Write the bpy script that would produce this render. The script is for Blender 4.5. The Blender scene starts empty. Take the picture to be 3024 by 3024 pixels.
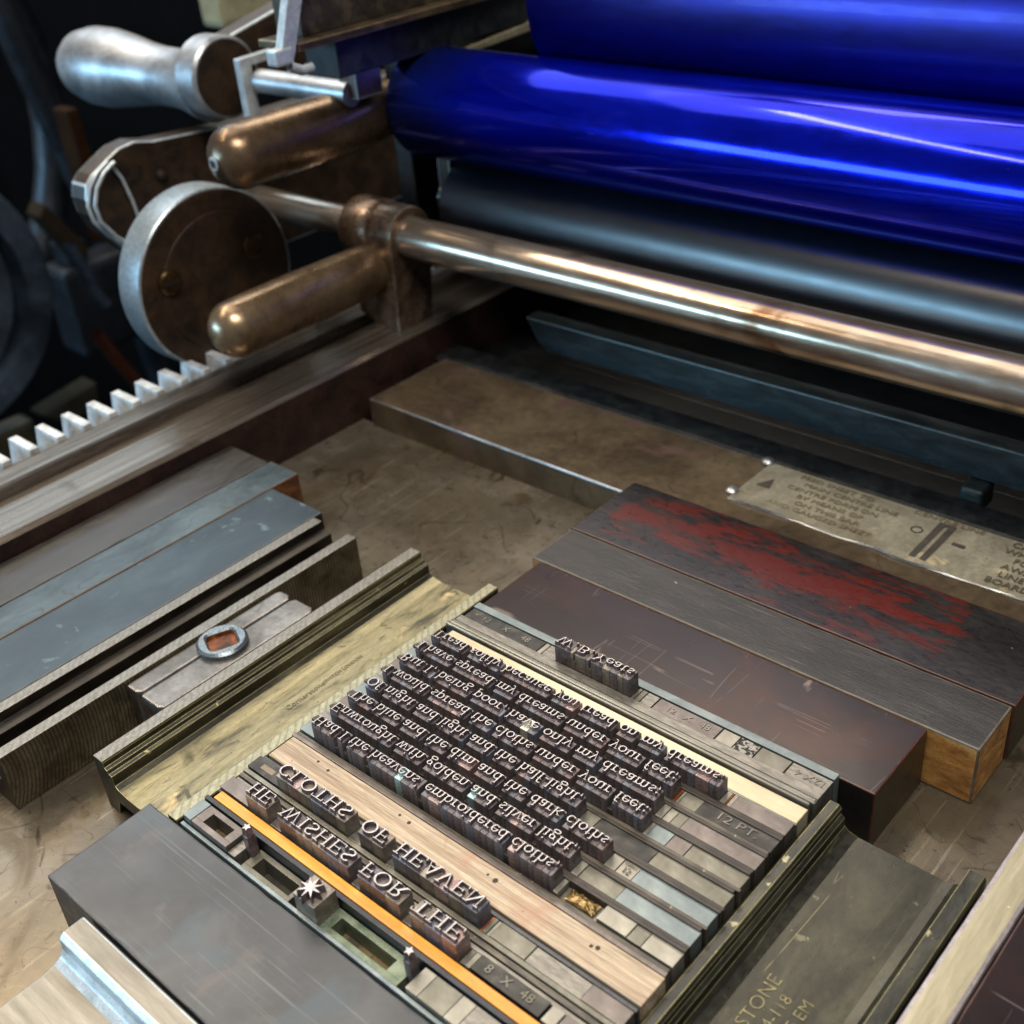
import bpy, bmesh, math, random
from mathutils import Vector, Matrix
random.seed(7)
CM = 0.01
sc = bpy.context.scene
COL = sc.collection

# ------------------------------------------------------------------ camera
cam = bpy.data.cameras.new('camera'); cam_o = bpy.data.objects.new('camera', cam); COL.objects.link(cam_o)
cam.sensor_width = 36; cam.sensor_fit = 'HORIZONTAL'; cam.lens = 3541.9/3024*36
cam.clip_start = 0.005; cam.clip_end = 60
Rwc = ((0.74700374, 0.66007076, -0.07932216), (0.30469522, -0.44596051, -0.84159375), (-0.59088598, 0.6045046, -0.53425457))
right, down, fwd = Vector(Rwc[0]), Vector(Rwc[1]), Vector(Rwc[2])
m = Matrix((right, -down, -fwd)).transposed().to_4x4()
m.translation = Vector((0, 0, 20*CM)); cam_o.matrix_world = m
cam.dof.use_dof = True; cam.dof.focus_distance = 0.262; cam.dof.aperture_fstop = 21
sc.camera = cam_o
# ------------------------------------------------------------------ world, exposure
w = bpy.data.worlds.new('World'); sc.world = w; w.use_nodes = True
bg = w.node_tree.nodes['Background']; bg.inputs[0].default_value = (.86, .92, 1, 1); bg.inputs[1].default_value = 0.14
sc.view_settings.view_transform = 'Standard'; sc.view_settings.look = 'None'
sc.view_settings.exposure = 0.26; sc.view_settings.gamma = 1
# ------------------------------------------------------------------ lamps of the workshop
def lamp(name, pos, target, sx, sy, power, col):
    l = bpy.data.lights.new(name, 'AREA'); l.shape = 'RECTANGLE'; l.size = sx; l.size_y = sy; l.energy = power; l.color = col
    o = bpy.data.objects.new(name, l); COL.objects.link(o); o.location = pos
    d = Vector(target)-Vector(pos); o.rotation_euler = d.to_track_quat('-Z', 'Y').to_euler(); return o
def azel(az, el, d, c=(-.18, .2, .05)):
    a, e = math.radians(az), math.radians(el)
    return (c[0]+d*math.cos(e)*math.sin(a), c[1]+d*math.cos(e)*math.cos(a), c[2]+d*math.sin(e))
T0 = (-.18, .18, .03)
lamp('window_light', azel(-140, 8, 2.2), T0, 1.1, .34, 26, (.36, .7, 1))
lamp('window_light_far', azel(-72, 34, 2.6), T0, 1.3, .7, 8, (.62, .82, 1))
lamp('ceiling_tube_warm', azel(-108, 52, 1.9), T0, 1.2, .06, 14, (1, .82, .6))
lamp('ceiling_panel', (-1.2, .4, 1.65), (-1.15, .4, 0), 1.1, 1.6, 17, (1, .9, .78))
lamp('ceiling_panel_far', azel(-38, 48, 2.3), T0, 1.0, .35, 14, (1, .89, .74))
lamp('ceiling_panel_right', azel(110, 58, 2.0), T0, 1.2, .6, 12, (1, .92, .82))
lamp('bench_lamp', (-.04, .0, .72), (-.14, .1, 0), .3, .2, 4.6, (1, .93, .84))

# ------------------------------------------------------------------ materials
def lin(h):
    h = h.lstrip('#'); v = [int(h[i:i+2], 16)/255 for i in (0, 2, 4)]
    return tuple((x/12.92 if x <= .04045 else ((x+.055)/1.055)**2.4) for x in v)+(1,)
MATS = {}
def mat(name, c1, c2, c3=None, sc_=3., st=(1, 1, 1), metal=0., r=(.35, .6), bump=.15, fine=.25, spots=None, scratch=None, p=(.35, .5, .65), coat=0, wave=None, rot=0., veins=None):
    if name in MATS: return MATS[name]
    m = bpy.data.materials.new(name); m.use_nodes = True; nt = m.node_tree; N = nt.nodes; L = nt.links
    b = N['Principled BSDF']; tc = N.new('ShaderNodeTexCoord')
    def mapping(st):
        mp = N.new('ShaderNodeMapping'); mp.inputs['Scale'].default_value = tuple(100*s for s in st); mp.inputs['Rotation'].default_value = (0, 0, rot); L.new(tc.outputs['Object'], mp.inputs[0]); return mp
    mp = mapping(st)
    def noise(mp, s, det=6, rough=.6, dist=0.):
        n = N.new('ShaderNodeTexNoise'); n.inputs['Scale'].default_value = s; n.inputs['Detail'].default_value = det; n.inputs['Roughness'].default_value = rough; n.inputs['Distortion'].default_value = dist
        L.new(mp.outputs[0], n.inputs['Vector']); return n
    def ramp(src, stops):
        cr = N.new('ShaderNodeValToRGB'); e = cr.color_ramp.elements
        e[0].position = stops[0][0]; e[0].color = stops[0][1]; e[1].position = stops[-1][0]; e[1].color = stops[-1][1]
        for q, c in stops[1:-1]:
            x = e.new(q); x.color = c
        L.new(src, cr.inputs[0]); return cr
    def mix(f, a, b_, mode='MIX'):
        x = N.new('ShaderNodeMix'); x.data_type = 'RGBA'; x.blend_type = mode
        if isinstance(f, (int, float)): x.inputs[0].default_value = f
        else: L.new(f, x.inputs[0])
        for s, v in ((6, a), (7, b_)):
            if isinstance(v, tuple): x.inputs[s].default_value = v
            else: L.new(v, x.inputs[s])
        return x.outputs[2]
    n1 = noise(mp, sc_, 7, .62, .4)
    stops = [(p[0], lin(c1)), (p[2], lin(c3 or c2))]
    if c3: stops.insert(1, (p[1], lin(c2)))
    col = ramp(n1.outputs[0], stops).outputs[0]
    mp1 = mapping((1, 1, 1))
    n2 = noise(mp, sc_*9, 5, .7)
    g = ramp(n2.outputs[0], [(.3, (1-fine*1.6,)*3+(1,)), (.7, (1, 1, 1, 1))])
    col = mix(1., col, g.outputs[0], 'MULTIPLY')
    if scratch:
        mp2 = mapping(scratch[1]); n3 = noise(mp2, scratch[2], 3, .5)
        f = ramp(n3.outputs[0], [(scratch[3], (0, 0, 0, 1)), (scratch[3]+.05, (1, 1, 1, 1))])
        ms = N.new('ShaderNodeMath'); ms.operation = 'MULTIPLY'; ms.inputs[1].default_value = scratch[4]; L.new(f.outputs[0], ms.inputs[0])
        col = mix(ms.outputs[0], col, lin(scratch[0]))
    if spots:
        for sp in spots:
            n4 = noise(mp1, sp[1], 4, .55, sp[4] if len(sp) > 4 else .6)
            f = ramp(n4.outputs[0], [(sp[2], (0, 0, 0, 1)), (sp[2]+sp[3], (1, 1, 1, 1))])
            col = mix(f.outputs[0], col, lin(sp[0]))
    for ve in (veins or []):      # thin wandering lines: (colour, scale, stretch, half width, strength, mask threshold)
        mpv = mapping(ve[2]); mpv.inputs['Rotation'].default_value = (0, 0, ve[6] if len(ve) > 6 else 0)
        nv = noise(mpv, ve[1], 1, .4, .0)
        s1 = N.new('ShaderNodeMath'); s1.operation = 'SUBTRACT'; s1.inputs[1].default_value = .5; L.new(nv.outputs[0], s1.inputs[0])
        s2 = N.new('ShaderNodeMath'); s2.operation = 'ABSOLUTE'; L.new(s1.outputs[0], s2.inputs[0])
        s3 = N.new('ShaderNodeMapRange'); s3.inputs[1].default_value = 0; s3.inputs[2].default_value = ve[3]; s3.inputs[3].default_value = ve[4]; s3.inputs[4].default_value = 0; L.new(s2.outputs[0], s3.inputs[0])
        nm_ = noise(mp1, ve[1]*.7+.3, 2, .5); mk = N.new('ShaderNodeMapRange'); mk.inputs[1].default_value = ve[5]; mk.inputs[2].default_value = ve[5]+.06; L.new(nm_.outputs[0], mk.inputs[0])
        s4 = N.new('ShaderNodeMath'); s4.operation = 'MULTIPLY'; L.new(s3.outputs[0], s4.inputs[0]); L.new(mk.outputs[0], s4.inputs[1])
        col = mix(s4.outputs[0], col, lin(ve[0]))
    if wave:
        wv = N.new('ShaderNodeTexWave'); wv.wave_type = wave[0]; wv.bands_direction = 'DIAGONAL' if wave[0] == 'BANDS' else 'X'
        if wave[0] == 'RINGS': wv.rings_direction = 'X'
        wv.inputs['Scale'].default_value = wave[1]; wv.inputs['Distortion'].default_value = wave[4]; wv.inputs['Detail'].default_value = 2; wv.inputs['Detail Scale'].default_value = 1.5
        mw = N.new('ShaderNodeMapping'); mw.inputs['Scale'].default_value = (100, 100, 100)
        mw.inputs['Location'].default_value = wave[5] if len(wave) > 5 else (0, 0, 0)
        L.new(tc.outputs['Object'], mw.inputs[0]); L.new(mw.outputs[0], wv.inputs['Vector'])
        f = ramp(wv.outputs[0], [(.55, (0, 0, 0, 1)), (.95, (1, 1, 1, 1))])
        ms = N.new('ShaderNodeMath'); ms.operation = 'MULTIPLY'; ms.inputs[1].default_value = wave[3]; L.new(f.outputs[0], ms.inputs[0])
        col = mix(ms.outputs[0], col, lin(wave[2]))
    L.new(col, b.inputs['Base Color'])
    b.inputs['Metallic'].default_value = metal
    mr = N.new('ShaderNodeMapRange'); mr.inputs[1].default_value = .3; mr.inputs[2].default_value = .7; mr.inputs[3].default_value = r[0]; mr.inputs[4].default_value = r[1]
    L.new(n2.outputs[0], mr.inputs[0]); L.new(mr.outputs[0], b.inputs['Roughness'])
    if coat: b.inputs['Coat Weight'].default_value = coat; b.inputs['Coat Roughness'].default_value = .06
    if bump:
        bp = N.new('ShaderNodeBump'); bp.inputs['Strength'].default_value = bump; bp.inputs['Distance'].default_value = .0004
        L.new(n2.outputs[0], bp.inputs['Height']); L.new(bp.outputs[0], b.inputs['Normal'])
    MATS[name] = m; return m

# names of materials used below
STEEL_DK = mat('dark oiled steel', '#3a342e', '#4c453d', '#5d564c', 2.5, metal=.6, r=(.28, .45))
BED = mat('mottled bed steel', '#464035', '#585145', '#726b5e', .28, metal=.55, r=(.24, .36), bump=.12, fine=.14, p=(.3, .5, .7),
          spots=[('#5a5140', .13, .46, .16, .8), ('#4d4435', .3, .57, .16, .8), ('#463c2c', .22, .60, .05, 1.4), ('#3a3226', .5, .67, .03, 1.6), ('#5d4f3d', 10, .62, .05, .3), ('#3b3026', 5.5, .67, .03), ('#463829', 2.6, .69, .02), ('#8d8474', 4.2, .76, .04)], scratch=('#8f8672', (3, .1, 1), 3, .62, .35), veins=[('#2f281c', .35, (1, 1, 1), .008, .8, .47), ('#352c1f', 1.1, (1, 1, 1), .010, .75, .5)])
LEADS = [mat('lead grey', '#5f5c57', '#716e68', '#827f78', 3, (1, 4, 1), .6, (.3, .45), .05, .12),
         mat('lead blue grey', '#5f696c', '#6f797b', '#7f8888', 1.2, fine=.1, bump=.05, metal=.6, r=(.35, .5)),
         mat('lead pink brown', '#56504d', '#67605d', '#77706c', 1.2, fine=.1, bump=.05, metal=.6, r=(.32, .5)),
         mat('lead olive', '#5a584f', '#6c6a60', '#7d7b71', 1.2, fine=.1, bump=.05, metal=.6, r=(.35, .55), spots=[('#4a453a', 3, .68, .06)]),
         mat('lead pale', '#76736a', '#87847a', '#979489', 1.2, fine=.1, bump=.05, metal=.6, r=(.35, .5)),
         mat('lead dark', '#2c2c2c', '#3d3c39', '#504f49', 2.5, metal=.5, r=(.35, .55), spots=[('#77725e', 6, .70, .03)])]
TYPE_BODY = mat('type metal dark', '#484345', '#5f585b', '#7c7578', 5, metal=.4, r=(.25, .45), bump=.2)
TYPE_BODY2 = mat('type metal blue', '#484750', '#5d5e68', '#777983', 5, metal=.2, r=(.22, .4), bump=.2)
TYPE_PINK = mat('type metal pink', '#7c6462', '#978280', '#ad9a98', 5, metal=.6, r=(.2, .4))
TYPE_CYAN = mat('type metal cyan', '#5d8a91', '#93b6ba', '#c3d6d8', 5, metal=.6, r=(.2, .4))
TYPE_WHITE = mat('type metal bright', '#c4bfae', '#e2dfd2', None, 5, metal=.6, r=(.2, .4))
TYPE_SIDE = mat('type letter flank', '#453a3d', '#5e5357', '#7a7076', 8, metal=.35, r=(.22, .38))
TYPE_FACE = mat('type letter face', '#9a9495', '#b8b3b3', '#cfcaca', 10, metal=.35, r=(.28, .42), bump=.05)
LEADD = mat('leading with row shade', '#25211f', '#342f2b', '#474039', 3, (.5, 5, 1), .25, (.3, .5))  # darkened leading: shade between rows and words put into the colour
TITLE_BODY = mat('title type metal', '#5f5850', '#787067', '#8f877c', 4, metal=.4, r=(.25, .42), bump=.15)
LEADING = mat('leading dark', '#3a352f', '#4f4942', '#6b6557', 3, (.5, 5, 1), .25, (.3, .5), spots=[('#8d8566', 7, .69, .04)])

# ------------------------------------------------------------------ mesh helpers (centimetres in, metres out)
def tag(o, label=None, cat=None, group=None, kind=None):
    if label: o['label'] = label
    if cat: o['category'] = cat
    if group: o['group'] = group
    if kind: o['kind'] = kind
    return o
class MB:
    def __init__(s): s.bm = bmesh.new()
    def _add(s, verts, faces, mi=0):
        vs = [s.bm.verts.new(v) for v in verts]; out = []
        for f in faces:
            try:
                q = s.bm.faces.new([vs[i] for i in f]); q.material_index = mi; out.append(q)
            except ValueError: pass
        return vs, out
    def box(s, x0, x1, y0, y1, z0, z1, bev=.03, mi=0, emi=None, seg=2, jit=0):
        v = [(x, y, z) for z in (z0, z1) for y in (y0, y1) for x in (x0, x1)]
        if jit: v = [(a+random.uniform(-jit, jit), b+random.uniform(-jit, jit), c) for a, b, c in v]
        vs, fs = s._add(v, [(0, 2, 3, 1), (4, 5, 7, 6), (0, 1, 5, 4), (2, 6, 7, 3), (0, 4, 6, 2), (1, 3, 7, 5)], mi)
        if bev:
            es = list({e for f in fs for e in f.edges})
            kw = dict(material=emi) if emi is not None else {}
            bmesh.ops.bevel(s.bm, geom=es, offset=bev, segments=seg, profile=.6, affect='EDGES', **kw)
        return s
    def prof(s, pts, a0, a1, axis='y', mi=0, bev=0, emi=None):
        n = len(pts)
        P = (lambda u, v, a: (u, a, v)) if axis == 'y' else ((lambda u, v, a: (a, u, v)) if axis == 'x' else (lambda u, v, a: (u, v, a)))
        v = [P(u, w_, a0) for u, w_ in pts]+[P(u, w_, a1) for u, w_ in pts]
        f = [tuple(range(n)), tuple(reversed(range(n, 2*n)))]+[(i, i+n, (i+1) % n+n, (i+1) % n) for i in range(n)]
        vs, fs = s._add(v, f, mi)
        bmesh.ops.recalc_face_normals(s.bm, faces=fs)
        if bev:
            es = list({e for q in fs for e in q.edges if len(e.link_faces) == 2 and e.calc_face_angle(0) > .5})
            kw = dict(material=emi) if emi is not None else {}
            bmesh.ops.bevel(s.bm, geom=es, offset=bev, segments=2, profile=.6, affect='EDGES', clamp_overlap=True, **kw)
        return s
    def lathe(s, pts, c, axis='x', n=64, mi=0, smooth=True):
        # pts: list of (axial, radius) ; c: centre
        rings = []
        for a, r in pts:
            ring = []
            for i in range(n):
                t = 2*math.pi*i/n; u, v = r*math.cos(t), r*math.sin(t)
                if axis == 'x': q = (c[0]+a, c[1]+u, c[2]+v)
                elif axis == 'y': q = (c[0]+u, c[1]+a, c[2]+v)
                else: q = (c[0]+u, c[1]+v, c[2]+a)
                ring.append(s.bm.verts.new(q))
            rings.append(ring)
        fs = []
        for A, B in zip(rings, rings[1:]):
            for i in range(n):
                f = s.bm.faces.new((A[i], A[(i+1) % n], B[(i+1) % n], B[i])); f.smooth = smooth; f.material_index = mi; fs.append(f)
        for R_ in (rings[0], rings[-1]):
            f = s.bm.faces.new(R_); f.material_index = mi; fs.append(f)
        bmesh.ops.recalc_face_normals(s.bm, faces=fs)
        return s
    def obj(s, name, mats, parent=None, loc=(0, 0, 0), smooth=False):
        me = bpy.data.meshes.new(name)
        for e in s.bm.edges:
            if len(e.link_faces) == 2 and e.calc_face_angle(0) > .6: e.smooth = False
        for v in s.bm.verts: v.co = (v.co-Vector(loc))*CM
        if smooth:
            for f in s.bm.faces: f.smooth = True
        s.bm.to_mesh(me); s.bm.free()
        for m_ in (mats if isinstance(mats, (list, tuple)) else [mats]): me.materials.append(m_)
        o = bpy.data.objects.new(name, me); COL.objects.link(o)
        if parent: o.parent = parent
        else: o.location = Vector(loc)*CM
        return o
def empty(name, loc, label, cat, group=None, kind=None):
    o = bpy.data.objects.new(name, None); COL.objects.link(o); o.location = Vector(loc)*CM; o.empty_display_size = .01
    o['loc_cm'] = list(loc)
    return tag(o, label, cat, group, kind)
def part(mb, name, mats, root, smooth=False, label=None):
    loc = tuple(root['loc_cm'])
    o = mb.obj(name, mats, root, loc, smooth)
    o['loc_cm'] = list(loc)
    if label: o['label'] = label
    return o
def sub(mb, name, mats, par, smooth=False): return part(mb, name, mats, par, smooth)
def text(name, body, x, y, z, size, mats, root, rot=0., flipy=False, h=.02, sx=1., wt=0.):
    c = bpy.data.curves.new('t', 'FONT'); c.body = body; c.size = 1; c.extrude = .5; c.resolution_u = 3; c.offset = wt; c.align_x = 'CENTER'; c.align_y = 'CENTER'
    t = bpy.data.objects.new('t', c); COL.objects.link(t); bpy.context.view_layer.update()
    me = bpy.data.meshes.new_from_object(t.evaluated_get(bpy.context.evaluated_depsgraph_get())); bpy.data.objects.remove(t)
    me.name = name; R_ = Matrix.Rotation(rot, 3, 'Z'); L0 = Vector(root['loc_cm'])
    for v in me.vertices:
        q = Vector((v.co.x*size*sx, v.co.y*size*(-1 if flipy else 1), v.co.z*h)); q = R_@q
        v.co = (q+Vector((x, y, z))-L0)*CM
    if flipy: me.flip_normals()
    me.materials.clear()
    for m_ in (mats if isinstance(mats, (list, tuple)) else [mats]): me.materials.append(m_)
    o = bpy.data.objects.new(name, me); COL.objects.link(o); o.parent = root; return o

# ------------------------------------------------------------------ the bed (the surface everything rests on)
b = MB(); b.box(-30.8, 14, -8, 24.3, -1.2, 0, 0)
bed = tag(b.obj('press_bed', BED), kind='structure')
# far stepped plate and what lies behind it, fixed to the frame
PLATE = mat('worn bed plate', '#463c30', '#584c3c', '#6c5f4c', .4, (1, 1, 1), .45, (.26, .42), .1, .15, veins=[('#3a3024', .5, (1, 1, 1), .01, .6, .5)], p=(.35, .5, .68), spots=[('#5d4a44', .28, .56, .05), ('#2e2722', 4.5, .72, .04)])
STEEL_BR = mat('bright worn steel', '#7d7f80', '#a4a7a8', '#c0c4c8', 2.0, (.4, 4, 4), .8, (.2, .4), .1, .2)
DARKP = mat('greasy black iron and shade', '#0d0f10', '#1b1e20', '#2a2d2d', 1.5, metal=.3, r=(.3, .5), bump=.2)  # black iron, also used where shade in gaps is coloured in
frame = empty('press_frame', (-30.8, 10, 0), 'iron side frame of the printing press with toothed rail and stepped end plate', 'press frame')
b = MB(); b.box(-30.15, 14, 24.16, 28.05, -1.2, 1.06, .05, emi=1)
part(b, 'end_plate', [PLATE, STEEL_BR], frame)
b = MB(); b.prof([(28.05, -1.2), (28.05, .9), (28.3, 1.02), (29.3, 1.0), (29.35, .5), (29.9, .3), (31.5, .2), (31.5, -1.2)], -30.7, 14, 'x')
part(b, 'cross_ledge', DARKP, frame)
GBAR = mat('grey gripper steel', '#262d2f', '#363f41', '#465052', 1.2, (.5, 2, 2), .5, (.3, .5), .2, .3, spots=[('#2c3336', 1.6, .62, .08)])
b = MB(); b.prof([(-27.7, 2.55), (14, 2.55), (14, 1.4), (-26.7, 1.4), (-27.2, 1.7)], 30.0, 30.7, 'y', bev=.04, emi=1)
part(b, 'gripper_bar', [GBAR, mat('dull trough edge', '#4a5152', '#5f6768', None, 2, metal=.5, r=(.3, .45))], frame)
b = MB(); b.box(-10.9, -10.2, 29.4, 30.3, .6, 1.35, .15, seg=3)
part(b, 'gripper_stud', GBAR, frame)
# side rail with groove, lip and teeth
RAILM = mat('brown worn rail steel', '#6a5f52', '#80756a', '#958b7f', 1.2, (5, .08, 1), .85, (.2, .32), .06, .15, spots=[('#54483a', .5, .60, .2)])
RAILS = mat('painted rail side', '#170f0d', '#2a1814', '#35231b', .8, metal=.1, r=(.35, .55), bump=.25)
b = MB(); b.prof([(-30.8, -1.2), (-30.8, 2.1), (-30.95, 2.23), (-32.5, 2.23), (-32.6, 2.05), (-32.9, 1.95), (-33.35, 1.95), (-33.5, 1.9), (-33.5, -1.2)], -8, 48, 'y')
o = part(b, 'side_rail', [RAILM, RAILS], frame)
for f in o.data.polygons:
    if f.normal.x > .8: f.material_index = 1
LIPM = mat('lip steel', '#5a5248', '#736b62', '#8d8a86', 1.5, (5, .08, 1), .8, (.22, .4), .15, .25)
b = MB(); b.prof([(-33.5, -1.2), (-33.5, 2.28), (-33.55, 2.36), (-34.5, 2.36), (-34.55, 2.3), (-34.55, -1.2)], -8, 48, 'y')
part(b, 'rail_lip', LIPM, frame)
b = MB(); b.lathe([(-.12, .2), (0, .22), (.03, .2)], (-30.76, 15.6, 1.1), 'x', 24)
part(b, 'bolt_hole', mat('black recess', '#050505', '#0a0909', None, 3, r=(.5, .7)), frame)
TOOTH = mat('tooth steel', '#a3a4a2', '#c2c6c8', '#d8dee0', 2, metal=.3, r=(.42, .58), bump=.1)
b = MB()
for k in range(60):
    y = -4.4+.9655*k
    b.prof([(y-.36, 1.2), (y-.15, 2.5), (y+.15, 2.5), (y+.36, 1.2)], -35.95, -34.56, 'x', bev=.015)
part(b, 'gear_rack', TOOTH, frame)
b = MB(); b.box(-35.9, -34.56, -8, 48, 0, 1.22, .03); part(b, 'rack_base', DARKP, frame)  # black base stands for the shade in the gaps between teeth
# brass label plate screwed on the end plate
BRASSL = mat('dull brass label', '#827c6a', '#949080', '#a5a08e', .8, metal=.45, r=(.3, .42), bump=.08, fine=.2, spots=[('#c9bb93', 1.1, .63, .12), ('#4d4433', 4, .72, .04)])
INK = mat('black enamel', '#33302c', '#443f39', None, 4, r=(.4, .6))
b = MB()
n = 60; x0, x1 = -16.15, 12
top = []; 
for i in range(n+1):
    x = x0+(x1-x0)*i/n; top.append((x, 25.60+.03*math.sin(x*2.1)+(.10 if abs(x+10.75) < .3 else 0)*-1))
vs_t = [b.bm.verts.new((x, y, 1.12+.03*math.sin(i*.7))) for i, (x, y) in enumerate(top)]
vs_b = [b.bm.verts.new((x, y-.04, 1.075)) for x, y in top]
vs_f = [b.bm.verts.new((x, 28.0, 1.10)) for x, y in top]
for i in range(n):
    b.bm.faces.new((vs_t[i], vs_t[i+1], vs_f[i+1], vs_f[i])); q = b.bm.faces.new((vs_b[i], vs_b[i+1], vs_t[i+1], vs_t[i])); q.material_index = 1
lab = part(b, 'label_plate', [BRASSL, STEEL_BR], frame)
for sy in (25.95, 27.95):
    b = MB(); b.lathe([(0, .2), (.06, .2), (.12, .15), (.15, .05)], (-16.25, sy, 1.1), 'z', 20); sub(b, 'screw', STEEL_BR, lab)
INK2 = mat('worn engraving', '#6e654f', '#7d735b', None, 4, metal=.3, r=(.4, .6))
LT = 1.135
lines = [('FEED SHEET TO', -13.8, 27.72), ('MAIN CENTRE LINE', -13.2, 27.38), ('CENTRE FORM ON', -13.6, 27.04), ('BY MEANS OF', -13.5, 26.7), ('ON THIS BAR', -13.4, 26.36), ('AND GAUGED SHEET', -13.5, 26.02)]
for t, x, y in lines: text('engraving', t, x, y, LT+.012, .27, INK2, lab, h=.012, sx=1.25)
text('engraving', 'CENTRE LINE', -10.45, 28.0-.18, LT+.012, .26, INK2, lab, h=.012, sx=1.3)
for i, t in enumerate(['CARD', 'WHEN', 'FORME IS', 'AWAY FROM', 'LINE ON', 'BOARD']): text('engraving', t, -8.75+.35*len(t)*.4, 27.75-i*.37, LT+.012, .34, mat('faint engraving', '#4c4638', '#5c5545', None, 4, metal=.3, r=(.4, .6)), lab, h=.012)
b = MB()
b.box(-10.64, -10.46, 25.75, 28.1-.42, LT, LT+.014, 0); b.box(-10.34, -10.16, 25.75, 28.1-.42, LT, LT+.014, 0); b.box(-10.46, -10.34, 27.56, 27.68, LT, LT+.0135, 0)
sub(b, 'centre_mark', INK, lab)
b = MB(); b.box(-9.95, -9.6, 26.85, 26.97, LT, LT+.014, 0); sub(b, 'dash_mark', INK, lab)
b = MB(); b.prof([(-15.85, 26.62), (-15.4, 26.62), (-15.55, 27.15)], LT, LT+.014, 'z'); sub(b, 'arrow_mark', INK, lab)
b = MB()
for i in range(28):
    t0, t1 = 2*math.pi*i/28, 2*math.pi*(i+1)/28
    v = [b.bm.verts.new((-11.0+r_*math.cos(t), 27.0+r_*math.sin(t), LT+.012)) for r_, t in ((.13, t0), (.17, t0), (.17, t1), (.13, t1))]; b.bm.faces.new(v)
sub(b, 'ring_mark', INK, lab)

# ------------------------------------------------------------------ rollers and carriage
def inkmat(name, c1, c2, rough, coat, metal=0., spots=None, sp=.5):
    m_ = mat(name, c1, c2, None, .5, (.25, 1, 1), metal, (rough, rough+.08), .04, .1, spots=spots, coat=coat, p=(.3, .5, .7))
    m_.node_tree.nodes['Principled BSDF'].inputs['Specular IOR Level'].default_value = sp
    return m_
BLUE1 = inkmat('wet blue ink', '#010670', '#0314b0', .11, .14, .72, [('#b9c4f0', 11, .765, .01)])
BLUE1.node_tree.nodes['Principled BSDF'].inputs['Specular IOR Level'].default_value = .2
BLUE1.node_tree.nodes['Principled BSDF'].inputs['Specular Tint'].default_value = (.35, .45, 1, 1)
BLUE0 = inkmat('thick blue ink', '#010358', '#020782', .3, .04, .6)
def ink_end(m_):        # the ink does not reach the left end of the roller
    nt = m_.node_tree; N = nt.nodes; L = nt.links; bs = N['Principled BSDF']; src = bs.inputs['Base Color'].links[0].from_socket
    tc = N.new('ShaderNodeTexCoord'); sp = N.new('ShaderNodeSeparateXYZ'); L.new(tc.outputs['Object'], sp.inputs[0])
    n_ = N.new('ShaderNodeTexNoise'); n_.inputs['Scale'].default_value = 40; L.new(tc.outputs['Object'], n_.inputs[0])
    a = N.new('ShaderNodeMath'); a.operation = 'MULTIPLY_ADD'; L.new(n_.outputs[0], a.inputs[0]); a.inputs[1].default_value = .02; L.new(sp.outputs[0], a.inputs[2])
    mr = N.new('ShaderNodeMapRange'); mr.interpolation_type = 'SMOOTHSTEP'; mr.inputs[1].default_value = -.01; mr.inputs[2].default_value = .06; L.new(a.outputs[0], mr.inputs[0])
    mx = N.new('ShaderNodeMix'); mx.data_type = 'RGBA'; L.new(mr.outputs[0], mx.inputs[0]); mx.inputs[6].default_value = lin('#1e2c4c'); L.new(src, mx.inputs[7]); L.new(mx.outputs[2], bs.inputs['Base Color'])
ink_end(BLUE1)
RUB = inkmat('black roller rubber', '#080c14', '#0e131c', .3, .12, sp=.75)
RUB.node_tree.nodes['Principled BSDF'].inputs['Coat Roughness'].default_value = .2
CORE = mat('roller end steel', '#5a5e60', '#7d8284', None, 3, metal=.8, r=(.2, .4))
def roller(name, label, cat, Y, Z, r, x0, mats, rj=.5, x1=16):
    root = empty(name, (x0, Y, Z), label, cat)
    b = MB(); b.lathe([(0, r-.12), (.03, r-.04), (.12, r), (x1-x0-.1, r), (x1-x0, r-.1)], (x0, Y, Z), 'x', 128)
    part(b, 'roller_body', mats, root)
    b = MB(); b.lathe([(-1.3, rj), (.05, rj)], (x0, Y, Z), 'x', 32); part(b, 'journal', CORE, root)
    return root
roller('riding_roller', 'glossy blue inked roller with dark clean left end, lying between drum and black roller', 'roller', 30.5, 9.7, 1.89, -32.3, BLUE1)
roller('ink_drum', 'largest roller, matt deep blue ink drum at the top edge', 'ink drum', 34.3, 13.0, 3.05, -27.8, BLUE0, .9)
roller('form_roller', 'black rubber roller with grey sheen below the blue inked roller', 'roller', 31.1, 6.0, 1.75, -31.0, RUB)
BRONZE = mat('rubbed bronze', '#564534', '#6f5c47', '#87745c', .35, (1, 1, 1), .75, (.24, .33), .03, .1, spots=[('#2c1c10', 5, .74, .03), ('#3c2a1a', .5, .62, .2)])
NICK = mat('worn nickel bar', '#7d6753', '#a39382', '#c6bcb0', .35, (.25, 1.5, 1.5), .85, (.17, .27), .02, .12, spots=[('#5a3c24', .5, .60, .12)])
CAST = mat('brown cast iron', '#1c130c', '#2e2014', '#3d2c1c', 1.2, metal=.25, r=(.35, .6), bump=.3, spots=[('#0c0806', 3, .7, .05)])
ALU = mat('cast aluminium', '#878a8d', '#a2a5a9', '#b6babf', .6, metal=.7, r=(.32, .46), bump=.04, fine=.12)
EDGE = mat('worn edge and curve sheen', '#a3adb3', '#c3ccd0', None, 3, metal=.35, r=(.25, .4))
car = empty('roller_carriage', (-33, 28, 2.3), 'roller carriage with bronze grips, tie bar, cam wheel and aluminium crank handle', 'press carriage')
b = MB(); b.lathe([(0, .75), (45, .75)], (-31.5, 28.1, 5.55), 'x', 96); part(b, 'tie_bar', NICK, car)
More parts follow.
